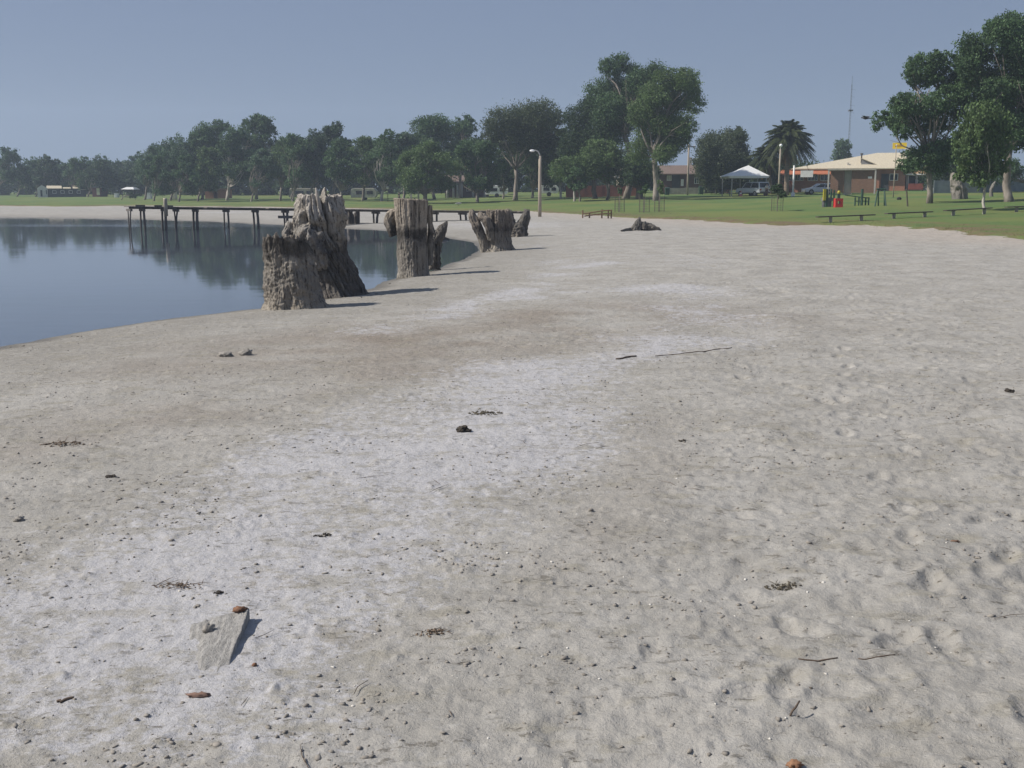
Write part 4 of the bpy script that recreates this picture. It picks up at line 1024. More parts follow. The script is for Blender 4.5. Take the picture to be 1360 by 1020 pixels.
def weed(px, py, size, n, label, seed, mt=None, heap=1.0):
    """a clump of many small crumbs and strands, one heap"""
    x, y = gp(px, py, -.02); zb = ZB(x, y); x, y = gp(px, py, zb); zb = ZB(x, y); r = np.random.default_rng(seed); mb = MB()
    for i in range(n):
        a = r.random() * 2 * PI; q = r.random() ** .7; cx, cy = math.cos(a) * q * size[0], math.sin(a) * q * size[1]; h = size[2] * (1 - q) * heap * r.random(); s = size[2] * (.25 + .5 * r.random()) 
        R = np.array(Matrix.Rotation(r.random() * 6, 3, 'Z')); v = IV * (1 + r.normal(size=(len(IV), 1)) * .28) * np.array((1.4, .8, .7)) * s; v = v @ R + np.array((cx, cy, h + s * .2 + ZB(x + cx, y + cy) - zb)); mb.poly(v.tolist(), IF.tolist())
    for i in range(n // 3):
        a = r.random() * 2 * PI; p = np.array((math.cos(a) * size[0], math.sin(a) * size[1], 0)) * r.random(); d = r.normal(size=3) * size[0] * .35; d[2] = abs(d[2]) * .3
        mb.tube([p + (0, 0, size[2] * .2), p + d * .5 + (0, 0, size[2] * .4), p + d + (0, 0, size[2] * .15)], [.0012, .0018, .0008], 4)
    return tag(mb.build('weed_clump', mt or WEED, None, (x, y, zb)), label, 'weed clump')
weed(615, 573, (.045, .035, .035), 26, 'dark pointed clod on the white salt in mid beach', 3, heap=1.6)
weed(290, 788, (.018, .014, .012), 12, 'small dark clod just above the half-buried board', 4)
weed(907, 586, (.035, .02, .013), 12, 'small flat dark clod alone on clean sand past the salt edge', 5)
weed(1340, 521, (.04, .03, .03), 14, 'dark clod at the far right of the open sand', 6)
weed(148, 634, (.03, .024, .022), 14, 'dark clod at the lake side edge of the salt crust', 7)
weed(645, 550, (.14, .08, .014), 70, 'flat spread of dark weed behind the pointed clod', 8, mat('olive_weed', (.15, .13, .09), (.08, .068, .05), 30, .95, .9, .02))
weed(1040, 777, (.085, .035, .010), 60, 'flat olive lump of weed on the loose sand', 9, mat('olive_weed', (.12, .11, .075), (.06, .055, .04), 30, .95, .9, .02))
weed(240, 779, (.13, .03, .008), 50, 'long low smear of brown weed above the half-buried board', 17, mat('brown_weed', (.19, .14, .10), (.10, .075, .055), 30, .95))
weed(430, 712, (.05, .03, .010), 26, 'small dark tuft of weed in the middle of the salt flat', 18)
weed(85, 590, (.16, .08, .014), 50, 'patch of dark weed on damp sand near the left edge', 19, mat('brown_weed', (.19, .14, .10), (.10, .075, .055), 30, .95))
weed(575, 840, (.07, .04, .010), 34, 'scatter of brown weed crumbs where salt turns to loose sand', 20, mat('brown_weed', (.19, .14, .10), (.10, .075, .055), 30, .95))
rock('stone', 300, 473, (.075, .05, .035), ROCK, 'pale flat stone, the one closer to the lake of two', 'stone', 10)
rock('stone', 327, 471, (.06, .05, .04), ROCK, 'pale rounder stone, the one farther from the lake of two', 'stone', 11)
rock('stone', 26, 692, (.025, .025, .018), ROCK, 'small stone at the lower left by the salt rim', 'stone', 12)
rock('bark_scrap', 1056, 1019, (.022, .016, .012), mat('orange_bark', (.28, .15, .08), (.18, .09, .05), 20, .8), 'orange scrap of bark at the bottom edge of the sand', 'bark scrap', 13)
rock('bark_scrap', 1268, 724, (.022, .010, .007), mat('brown_bark', (.20, .12, .075), (.1, .06, .04), 20, .85), 'brown bark scrap lying on loose sand to the east', 'bark scrap', 14)
rock('wet_stone', 586, 322, (.35, .2, .14), mat('wet_rock', (.06, .055, .05), None, 6, .6), 'dark wet stone breaking the shallow water by the forked stump', 'stone', 15)
rock('bark_scrap', 338, 884, (.009, .008, .008), OCH, 'tiny brown nut beside the half-buried board', 'seed', 16)

# half-buried weathered board in front
def board():
    tl, tr_, br, bl = [gp(*p, 0) for p in ((250, 834), (332, 825), (299, 900), (232, 914))]
    c = np.mean([tl, tr_, br, bl], 0); zb = ZB(*c)
    t = thing('weathered_board', 'grey weathered board end half buried in the salt sand, one edge lifted', 'board', (c[0], c[1], zb))
    A = [np.array(p) - c for p in (bl, br, tr_, tl)]; nx, ny = 40, 60; V = []
    for j in range(ny + 1):
        for i in range(nx + 1):
            u, v = i / nx, j / ny; p = (A[0] * (1 - u) + A[1] * u) * (1 - v) + (A[3] * (1 - u) + A[2] * u) * v
            h = -.002 + .036 * u ** 1.1 * v ** .8 + .006 * v + .003 * u
            h += .006 * noise.noise((u * 4, v * 2.0, 3)) + .004 * noise.noise((u * 16, v * 5, 1)) * (.4 + v)
            if u < .42: h -= (.42 - u) ** 1.2 * .11 * (1.2 - v) * (1.0 + .8 * noise.noise((u * 5, v * 7, 9)))
            if v < .25: h -= (.25 - v) * .10 * (1.0 + .9 * noise.noise((u * 7, v * 3, 4)))
            e = (.006 * noise.noise((v * 9, 1, 5))) * (u > .98) 
            V.append((p[0] + e, p[1] + (.006 * noise.noise((u * 9, 2, 5))) * (v > .98), h))
    n = (nx + 1) * (ny + 1); V += [(x * .99 - .0, y, -.05) for x, y, z in V]
    Fq = []; W = nx + 1
    for j in range(ny):
        for i in range(nx):
            a = j * W + i; Fq += [(a, a + 1, a + W + 1, a + W), (n + a, n + a + W, n + a + W + 1, n + a + 1)]
    for i in range(nx):
        a, b = i, ny * W + i; Fq += [(a, n + a, n + a + 1, a + 1), (b + 1, n + b + 1, n + b, b)]
    for j in range(ny):
        a, b = j * W, j * W + nx; Fq += [(a + W, n + a + W, n + a, a), (b, n + b, n + b + W, b + W)]
    M = mat('board_wood', (.40, .385, .36), (.25, .24, .222), 42, .93, 1.0, .010, (1.6, .8, 1))
    link_mesh('plank', np_mesh('plank', np.array(V), np.array(Fq)), M, t)
    bm = bmesh.new(); bmesh.ops.create_icosphere(bm, subdivisions=3, radius=1)
    for v in bm.verts:
        v.co *= 1 + .6 * noise.fractal(v.co * 2.2, .7, 2, 4); v.co = Vector((v.co.x * .024, v.co.y * .017, v.co.z * .012))
    me = bpy.data.meshes.new('rusty_bolt'); bm.to_mesh(me); bm.free()
    link_mesh('rusty_bolt', me, OCH, t, (A[2][0] - .035, A[2][1] - .016, .044), True)
    return t
board()
rock('stone', 277, 842, (.021, .018, .02), ROCK, 'round grey pebble resting on the half-buried board', 'stone', 21)
bpy.data.objects[[o.name for o in C.objects if o.get('label') == 'round grey pebble resting on the half-buried board'][0]].location.z += .012
rock('bark_husk', 264, 925, (.038, .012, .010), mat('husk', (.22, .135, .10), (.12, .075, .06), 22, .9), 'reddish brown husk lying just below the half-buried board', 'husk', 22)
def stick(p0, p1, r, label, z1=0.0, bend=.02, seed=1, name='stick', n=7):
    a = gp(*p0, 0); b = gp(*p1, 0); rnd = np.random.default_rng(seed); mid = ((a[0] + b[0]) / 2, (a[1] + b[1]) / 2); z0 = ZB(*mid)
    pts = []
    for f in np.linspace(0, 1, n):
        x, y = a[0] + (b[0] - a[0]) * f, a[1] + (b[1] - a[1]) * f + bend * rnd.normal(); pts.append((x - mid[0], y - mid[1], ZB(x, y) - z0 + r * .6 + z1 * (f if z1 > 0 else 0)))
    o = MB().tube(pts, [r * (1 - .5 * abs(f - .4)) for f in np.linspace(0, 1, n)], 7).build(name, TWIG, None, (mid[0], mid[1], z0), True)
    tag(o, label, 'stick')
stick((1049, 962), (1061, 950), .0042, 'short dark stick poking out of a footprint in the near sand', .045, .002)
stick((1060, 884), (1112, 882), .0035, 'reddish stick lying flat across the near sand', 0, .0012, 2)
stick((1140, 881), (1188, 877), .0028, 'thinner stick lying in line beyond the reddish stick', 0, .0015, 3)
stick((870, 474), (972, 464), .006, 'long thin root lying straight at the end of the salt crust', 0, .012, 4, n=14)
stick((818, 478), (845, 474), .011, 'short thick stick at the salt end of the long thin root', 0, .01, 5)
stick((75, 935), (98, 930), .006, 'short twig pair left of the reddish brown husk', 0, .004, 6)

# ---------------------------------------------------------------- park furniture
WOODR = mat('rail_wood', (.085, .068, .052), (.045, .036, .03), 4, .85); CONC = mat('rail_leg', (.36, .33, .27), (.24, .22, .18), 5, .85)
def rail_bench(px0, px1, yl, yr, legs, label):
    lx, ly, lz = hit(legs[0][0], legs[0][1], 30); rx, ry, rz = hit(legs[1][0], legs[1][1], 30)
    a, b = Vector(at(px0, yl, 1)), Vector(at(px1, yr, 1))
    # line of legs on the ground
    def onrail(px, py):
        u = ray(px, py); s = u[0] / u[1]; den = (rx - lx) - s * (ry - ly)
        k = (s * ly - lx) / den; Y = ly + (ry - ly) * k; return Vector(at(px, py, Y))
    A, B = onrail(px0, yl), onrail(px1, yr); c = Vector(((lx + rx) / 2, (ly + ry) / 2, (lz + rz) / 2 + .05))
    t = thing('rail_bench', label, 'bench', c, 0, 'low plank benches along the beach edge')
    A -= c; B -= c; d = (B - A); n = Vector((-d.y, d.x, 0)).normalized() * .14; h = Vector((0, 0, .06))
    MB().poly([A - n, A + n, B + n, B - n, A - n - h, A + n - h, B + n - h, B - n - h], [(0, 1, 2, 3), (4, 7, 6, 5), (0, 4, 5, 1), (1, 5, 6, 2), (2, 6, 7, 3), (3, 7, 4, 0)]).build('plank', WOODR, t)
    for (px, py) in legs:
        p = onrail(px, py) ; f = ((p - c) - A).dot(d) / d.length_squared; q = A + d * f - h - Vector((0, 0, .002)); g = Z(q.x + c.x, q.y + c.y) - c.z
        MB().box(q.x - .07, q.x + .07, q.y - .09, q.y + .09, g - .15, q.z).build('leg', CONC, t)
rail_bench(1085, 1161, 287.5, 284.5, ((1103, 297), (1144, 295)), 'dark plank bench on two short legs, first of four from the gazebo side')
rail_bench(1177, 1237, 283, 280.5, ((1187, 292), (1228, 290)), 'dark plank bench before the spreading gum, second of four')
rail_bench(1255, 1316, 279, 275.5, ((1266, 288), (1307, 286)), 'dark plank bench below the weeping tree, third of four')
rail_bench(1336, 1392, 274.5, 272, ((1350, 283), (1385, 281)), 'dark plank bench cut by the photo edge, last of four')
def rustic_rail():
    Y = 76; t0 = at(775, 286, Y); zb = Z(t0[0] + 1, Y); t = thing('rustic_rail', 'rough brown timber rail with sagging bars at the sand edge', 'fence', (t0[0], Y, zb)); k = upx(Y)
    M = mat('rustic_wood', (.20, .12, .065), (.11, .07, .04), 4, .85)
    P = lambda px, py, dy=0: (at(px, py, Y + dy)[0] - t0[0], dy, at(px, py, Y + dy)[2] - zb)
    for px, top in ((774, 279), (783, 282.5), (799.5, 278), (808, 280), (812, 279)):
        a = P(px, top); MB().tube([(a[0], 0, -.25), (a[0], 0, max(a[2], .3))], [.06, .05], 7).build('post', M, t)
    for p0, p1 in (((775, 284), (800, 280)), ((776, 287), (800, 284)), ((799, 280), (813, 279)), ((799, 284), (813, 283.5))):
        MB().tube([P(*p0, -.07), P(*p1, -.07)], [.045, .04], 7).build('rail', M, t)
rustic_rail()

GALV = mat('galvanised', (.42, .42, .41), (.32, .32, .31), 5, .5); WHITE = mat('white_paint', (.78, .78, .76), (.68, .67, .64), 3, .5); POLEW = mat('pole_timber', (.42, .365, .29), (.28, .235, .185), 2.2, .85, .3, .02, (1, 1, .3)); DARKP = mat('dark_pole', (.12, .10, .085), (.07, .06, .05), 3, .85)
GLOBE = mat('globe_glass', (.85, .86, .86), (.8, .8, .8), 2, .25)
def pole_at(px, Y, ytop, name, label, cat, rad, m, group=None, ytopz=None):
    X = at(px, HZ, Y)[0]; zb = Z(X, Y) if not 'beach' in label else ZB(X, Y); t = thing(name, label, cat, (X, Y, zb), 0, group); h = at(px, ytop, Y)[2] - zb
    MB().tube([(0, 0, -.3), (0, 0, h * .5), (0, 0, h)], [rad, rad * .92, rad * .8], 12).build('pole', m, t, smooth=True); return t, h
# street lamp on the beach corner
t, h = pole_at(717, 80, 207, 'street_lamp', 'timber street lamp with a curved arm at the beach end of the jetty', 'street lamp', .135, POLEW)
MB().tube([(0, 0, h - .1), (-.04, 0, h + .15), (-.16, 0, h + .32), (-.34, 0, h + .40), (-.50, 0, h + .39)], [.05, .05, .045, .04, .04], 8).build('arm', GALV, t, smooth=True)
hd = MB(); hd.ball((-.58, 0, h + .37), (.20, .14, .09), 14, 8); hd.build('lamp_head', GLOBE, t, smooth=True)
# other lamps and poles
t, h = pole_at(1034, 118, 198, 'street_lamp', 'timber lamp post with one white globe before the palms', 'street lamp', .105, POLEW); MB().tube([(0, 0, h - .05), (0, 0, h + .25)], .05, 8).build('arm', GALV, t); MB().ball((.03, 0, h + .38), .18, 14, 9).build('lamp_head', GLOBE, t, smooth=True)
t, h = pole_at(515, 168, 251, 'garden_lamp', 'small globe lamp under the trees beside the dark-clothed walker', 'street lamp', .06, DARKP); MB().ball((0, 0, h + .2), .27, 14, 9).build('lamp_head', GLOBE, t, smooth=True)
t, h = pole_at(809, 138, 236, 'dome_lamp', 'dark post with two white domes in the shade of the big trees', 'street lamp', .12, DARKP)
k = upx(138); MB().tube([(-.55, 0, h - .1), (.9, 0, h - .1)], .05, 7).build('cross_arm', DARKP, t)
for dx in (-.45, .85): MB().ball((dx, 0, h + .02), (.42, .42, .30), 14, 8).build('dome', GLOBE, t, smooth=True)
t, h = pole_at(913, 148, 192, 'power_pole', 'slim timber power pole in front of the brown-roofed house', 'power pole', .14, POLEW); MB().box(-.2, .9, -.05, .05, h - .35, h - .22).build('cross_arm', DARKP, t)
for dx in (.1, .75): MB().tube([(dx, 0, h - .21), (dx, 0, h - .02)], .05, 7).build('insulator', WHITE, t)
t, h = pole_at(951, 155, 212, 'power_pole', 'grey pole half lost in front of the dark wattle', 'power pole', .15, mat('grey_pole', (.2, .19, .185), None, 2, .85)); MB().box(-.5, .5, -.05, .05, h - .3, h - .18).build('cross_arm', DARKP, t)
t, h = pole_at(1053, 128, 220, 'white_post', 'thick white post before the orange awning of the hotel', 'post', .12, WHITE); MB().box(-.18, .18, -.18, .18, -.02, .45).build('base', WHITE, t)
MB().ball((0, 0, h), (.12, .12, .06), 12, 6).build('cap', WHITE, t, smooth=True)
t, h = pole_at(1186.5, 108, 193, 'flag_pole', 'thin pale flag pole in front of the hotel wing', 'flag pole', .055, POLEW); MB().ball((0, 0, h), .08, 10, 6).build('cap', WHITE, t, smooth=True)
t, h = pole_at(1019.8, 146, 212, 'banner_pole', 'pale pole with a small yellow banner behind the gazebo', 'banner pole', .11, WHITE); MB().box(.1, .5, -.02, .02, h - 1.0, h + .1).build('banner', mat('yellow_cloth', (.65, .42, .06), (.5, .3, .05), 3, .8), t)

# lattice mast far off
def mast():
    Y = 300; X = at(1123.5, HZ, Y)[0]; zb = Z(X, Y); h = at(1123.5, 112, Y)[2] - zb; t = thing('radio_mast', 'thin grey lattice radio mast rising behind the hotel', 'mast', (X, Y, zb)); M = mat('mast_steel', (.16, .165, .18), None, 2, .6, metal=.3)
    mb = MB(); L = []
    for i in range(3):
        a = i * 2 * PI / 3; L.append((a, [(math.cos(a) * .30 * (1 - .55 * f), math.sin(a) * .30 * (1 - .55 * f), h * f) for f in np.linspace(0, 1, 34)]))
        MB().tube(L[-1][1], .028, 5).build('leg', M, t)
    for i in range(33):
        for j in range(3): mb.tube([L[j][1][i], L[(j + 1) % 3][1][i + 1]], .014, 4)
    mb.build('bracing', M, t)
    for z in (h * .73, h * .80, h * .88, h * .95): MB().tube([(-.2, 0, z), (.95, 0, z + .05), (1.0, 0, z - .2)], .022, 5).build('aerial', M, t)
    MB().tube([(0, 0, h), (0, 0, h + 2.2)], .04, 5).build('aerial', M, t)
    MB().box(-.55, .55, -.5, .5, h * .745, h * .76).build('platform', M, t)
mast()

# ---------------------------------------------------------------- buildings
BR_O = brick_mat('orange_brick', (.42, .17, .10), (.35, .14, .085), (.26, .2, .16)); BR_B = brick_mat('brown_brick', (.25, .135, .085), (.19, .105, .068), (.13, .1, .08)); BR_D = brick_mat('dark_brick', (.115, .06, .048), (.085, .045, .04), (.11, .085, .075))
CREAM = mat('cream_roof', (.55, .49, .36), (.48, .42, .31), 1.2, .7, .25, .02, (6, 1, 1)); ORG = mat('orange_awning', (.42, .14, .065), (.34, .11, .05), 2, .8, .3, .02, (5, 1, 1)); TILE = mat('brown_tiles', (.19, .135, .105), (.13, .095, .078), 2.5, .85, .6, .05, (3, 1, 1)); TAN = mat('tan_tiles', (.45, .29, .15), (.34, .21, .11), 2, .8, .4, .03, (4, 1, 1))
GLASS = glass_mat('window_glass'); PALEW = mat('pale_wall', (.46, .44, .40), (.36, .34, .31), 1.2, .85); GREY = mat('grey_wall', (.24, .24, .245), (.18, .18, .185), 1.2, .85); DKW = mat('dark_shed_wall', (.055, .06, .065), (.035, .04, .045), 1.5, .9); WFR = WHITE

def site(px, Y, name, label, cat, group=None):
    X = at(px, HZ, Y)[0]; zb = Z(X, Y); face = name in ('hotel_building', 'toilet_block', 'brick_house', 'columned_house', 'park_hut', 'long_shed')
    t = thing(name, label, cat, (X, Y, zb), -math.atan2(X, Y) if face else 0, group)
    def P(qx, qy, dy=0):           # local x and z of a photo point on the plane dy metres behind the site
        p = at(qx, qy, Y + dy); return p[0] - X, p[2] - zb
    return t, P
def bx(P, x0, x1, ytop, ybot, d0, d1, name, m, t, bevel=0):
    a, zt = P(x0, ytop, d0); b, z0 = P(x1, ybot, d0)
    if ybot is not None and z0 < .15: z0 = -.3
    return MB().box(a, b, d0, d1, z0, zt).build(name, m, t, bevel=bevel)
def window(P, x0, x1, ytop, ybot, d, t, m=GLASS, fr=None, bars=1):
    a, zt = P(x0, ytop, d); b, z0 = P(x1, ybot, d); fr = fr or WFR; f = MB(); w = .07
    f.box(a, b, d - .05, d, zt - w, zt); f.box(a, b, d - .05, d, z0, z0 + w); f.box(a, a + w, d - .05, d, z0 + w, zt - w); f.box(b - w, b, d - .05, d, z0 + w, zt - w)
    for i in range(bars):
        c = a + (b - a) * (i + 1) / (bars + 1); f.box(c - .03, c + .03, d - .05, d, z0 + w, zt - w)
    o = f.build('window', fr, t)
    MB().box(a + w, b - w, d - .015, d - .004, z0 + w, zt - w).build('pane', m, o); return o

# hotel with the cream roof
t, P = site(1130, 150, 'hotel_building', 'orange brick hotel with a wide cream metal roof and a yellow roof sign', 'hotel')
bx(P, 1056, 1165, 224, 256, 0, 14, 'wall', BR_O, t); bx(P, 1165, 1196, 224, 256, .3, 13, 'wall', BR_O, t); bx(P, 1030, 1056, 231, 256, 2.0, 12, 'wall', BR_O, t)
def hip():
    x0, ze = P(1056, 223.5); x1, _ = P(1197, 223.5); d = 7.0; r0, zr = P(1143, 203.5, d); r1, _ = P(1193, 203.5, d)
    y0, y1 = -.6, 14.6; x0 -= .3; th = .14
    top = [(x0, y0, ze), (x1, y0, ze), (x1, y1, ze), (x0, y1, ze), (r0, d, zr), (r1, d, zr)]
    v = top + [(x, y, z - th) for x, y, z in top]
    f = [(0, 1, 5, 4), (1, 2, 5), (2, 3, 4, 5), (3, 0, 4), (6, 10, 11, 7), (7, 11, 8), (8, 11, 10, 9), (9, 10, 6), (0, 6, 7, 1), (1, 7, 8, 2), (2, 8, 9, 3), (3, 9, 6, 0)]
    ro = MB().poly(v, f).build('roof', CREAM, t)
    # small gable vent and a flue on the front slope
    a, za = P(1138, 224, 1.2); b, zb_ = P(1164, 224, 1.2); c, zc = P(1141, 211.5, 1.2)
    g = MB(); g.poly([(a, 1.2, ze + .02), (b, 1.2, ze + .02), (c, 1.2, zc), (a, 5, ze + .02), (b, 5, ze + .02), (c, 5, zc)], [(0, 1, 2), (3, 5, 4), (0, 3, 4, 1), (1, 4, 5, 2), (0, 2, 5, 3)]); g.build('gable', GREY, ro)
    g = MB(); g.poly([(c - .1, 1.0, zc + .06), (c - .1, 5, zc + .06), (b + .35, 5, ze + .06), (b + .35, 1.0, ze + .06), (c - .1, 1.0, zc + .16), (c - .1, 5, zc + .16), (b + .35, 5, ze + .16), (b + .35, 1.0, ze + .16)], [(0, 1, 2, 3), (4, 7, 6, 5), (0, 4, 5, 1), (1, 5, 6, 2), (2, 6, 7, 3), (3, 7, 4, 0)]); g.build('gable_roof', CREAM, ro)
    fx, fz = P(1138, 205.5, 2); _, f0 = P(1138, 217, 2); MB().tube([(fx, 2, f0 - .5), (fx, 2, fz)], [.1, .1], 8).tube([(fx, 2, fz), (fx, 2, fz + .18)], [.2, .2], 8).build('flue', DARKP, ro)
    fx, fz = P(1124, 216, 1); MB().box(fx - .13, fx + .13, .9, 1.2, ze + .2, fz).build('chimney', PALEW, ro)
hip()
# awning, windows
a, zt = P(1040, 225); b, zb_ = P(1106, 231)
MB().poly([(a, -2.2, zb_), (b, -2.2, zb_), (b, .0 - .01, zt), (a, -.01, zt), (a, -2.2, zb_ - .12), (b, -2.2, zb_ - .12), (b, -.01, zt - .12), (a, -.01, zt - .12)], [(0, 1, 2, 3), (4, 7, 6, 5), (0, 4, 5, 1), (1, 5, 6, 2), (2, 6, 7, 3), (3, 7, 4, 0)]).build('awning', ORG, t)
for x0, x1 in ((1043, 1051), (1058, 1069), (1075, 1088), (1091, 1101)): window(P, x0, x1, 231.5, 240, -.004 if x0 > 1056 else 1.996, t, bars=1 if x1 - x0 < 11 else 2)
a, zt = P(1073, 226, -2.4); b, z0 = P(1089, 235, -2.4); MB().box(a, b, -2.45, -2.36, z0, zt).build('sign_board', WHITE, t)
window(P, 1178, 1188, 231, 240, .29, t); bx(P, 1168, 1176, 231, 254, .24, .3, 'door', DKW, t)
bx(P, 1165, 1197, 223.6, 226, .02, .3, 'fascia', ORG, t)
bx(P, 1196.5, 1236, 232, 256, 1.0, 12, 'wall', PALEW, t)
a, zt = P(1195, 223, 1); b, ze = P(1238, 231, 1); MB().poly([(a, .4, ze), (b, .4, ze), (b, 6, zt + .3), (a, 6, zt + .3), (a, .4, ze - .1), (b, .4, ze - .1), (b, 6, zt + .2), (a, 6, zt + .2)], [(0, 1, 2, 3), (4, 7, 6, 5), (0, 4, 5, 1), (1, 5, 6, 2), (2, 6, 7, 3), (3, 7, 4, 0)]).build('wing_roof', TAN, t)
bx(P, 1195, 1238, 231.2, 232.6, .3, .39, 'gutter', WHITE, t)
for x0, x1 in ((1199, 1208), (1210, 1219), (1222, 1232)): window(P, x0, x1, 233, 246 if x0 < 1220 else 242, .99, t, bars=0)
bx(P, 1203, 1221, 244, 252, -.3, .5, 'low_wall', mat('red_wall', (.24, .06, .045), None, 2, .85), t)
# yellow sign on its white post above the roof
a, z1 = P(1168, 190.5, 5); b, z0 = P(1185, 198.5, 5); sg = MB().box(a, b, 4.9, 5.1, z0, z1).build('roof_sign', mat('sign_yellow', (.80, .58, .02), (.72, .50, .02), 2, .5), t)
mk = MB(); r = random.Random(3); w = b - a
for i in range(7):
    c = a + w * (.20 + .085 * i); hh = (z1 - z0); mk.box(c - .035, c + .035, 4.88, 4.897, z0 + hh * (.30 + .1 * r.random()), z0 + hh * (.62 + .12 * r.random()))
mk.build('faded_lettering', mat('sign_red', (.34, .10, .03), None, 2, .6), sg)
a, z1 = P(1187, 196.5, 5); _, z0 = P(1187, 222, 2); MB().box(a - .32, a + .32, 4.8, 5.4, z0, z1).build('sign_post', WHITE, t)

# brick amenity block
t, P = site(1134, 128, 'toilet_block', 'low flat-roofed brown brick block standing before the hotel', 'toilet block')
bx(P, 1105, 1121, 226, 256, 0, 6, 'wall', BR_B, t); bx(P, 1133, 1163, 226, 256, -.3, 6, 'wall', BR_B, t)
a, zt = P(1121.3, 226); b, _ = P(1132.7, 226); MB().box(a, b, .35, 5.8, -.3, zt - .02).build('recess_wall', PALEW, t)
bx(P, 1103.5, 1165, 223.8, 226, -.7, 6.4, 'roof', mat('roof_edge', (.40, .37, .31), None, 2, .7), t)
for x in (1104.5, 1163.8): 
    a, _ = P(x, 226, -.6); MB().box(a - .09, a + .09, -.68, -.5, -.3, zt - .04).build('post', PALEW, t)
a, z1 = P(1153, 234.5, -.3); b, z0 = P(1158, 237, -.3); MB().box(a, b, -.34, -.302, z0, z1).build('wall_sign', WHITE, t)

# picnic gazebo
t, P = site(990, 140, 'picnic_gazebo', 'open gazebo with a white pyramid roof and thin posts on the lawn', 'gazebo')
a, ze = P(967, 233.5, -2.6); b, _ = P(1022, 233.5, -2.6); cx_, za = P(994, 219.5, 0); y0, y1 = -2.7, 2.7; ins = .15
v = [(a, y0, ze), (b, y0, ze), (b, y1, ze), (a, y1, ze), (cx_, 0, za)]; v += [(x, y, z - .08) for x, y, z in v]
MB().poly(v, [(0, 1, 4), (1, 2, 4), (2, 3, 4), (3, 0, 4), (5, 9, 6), (6, 9, 7), (7, 9, 8), (8, 9, 5), (0, 5, 6, 1), (1, 6, 7, 2), (2, 7, 8, 3), (3, 8, 5, 0)]).build('roof', mat('gazebo_roof', (.74, .74, .73), (.66, .66, .65), 1.5, .5, .3, .02, (5, 5, 1)), t)
MB().box(a + .1, b - .1, y0 + .04, y0 + .12, ze - .26, ze - .085).box(a + .1, b - .1, y1 - .12, y1 - .04, ze - .26, ze - .085).build('fascia', WHITE, t)
for i, (x, y) in enumerate(((a + .55, y0 + .25), (b - .35, y0 + .25), (a + .3, y1 - .3), (b - .35, y1 - .3), ((a + b) / 2, y1 - .3))): MB().tube([(x, y, -.2), (x, y, ze - .09)], .07, 8).build('post', GALV, t)
MB().ball((a + .55, y0 + .25, ze - .16), .18, 10, 6).build('lamp', GLOBE, t, smooth=True)
t, P = site(976, 142, 'picnic_table', 'red picnic table in the shade under the gazebo', 'picnic table'); RED = mat('red_paint', (.34, .05, .04), (.26, .04, .035), 3, .6)
MB().box(-1.0, 1.0, -.4, .4, .70, .76).build('table_top', RED, t)
for y in (-.75, .75): MB().box(-1.0, 1.0, y - .14, y + .14, .42, .47).build('seat', RED, t)
for x in (-.7, .7): MB().box(x - .05, x + .05, -.8, .8, .30, .37).box(x - .05, x + .05, -.06, .06, -.1, .69).build('leg', GALV, t)
t, P = site(984, 137.2, 'traffic_cone', 'pale red cone beside the parked four-wheel drive', 'cone'); CONE = mat('cone_red', (.55, .16, .13), (.45, .12, .1), 3, .6)
MB().box(-.25, .25, -.25, .25, 0, .05).build('base', CONE, t); MB().tube([(0, 0, .052), (0, 0, .32)], [.2, .13], 12).tube([(0, 0, .48), (0, 0, .75)], [.09, .03], 12).build('cone_body', CONE, t); MB().tube([(0, 0, .321), (0, 0, .479)], [.125, .092], 12).build('stripe', WHITE, t)

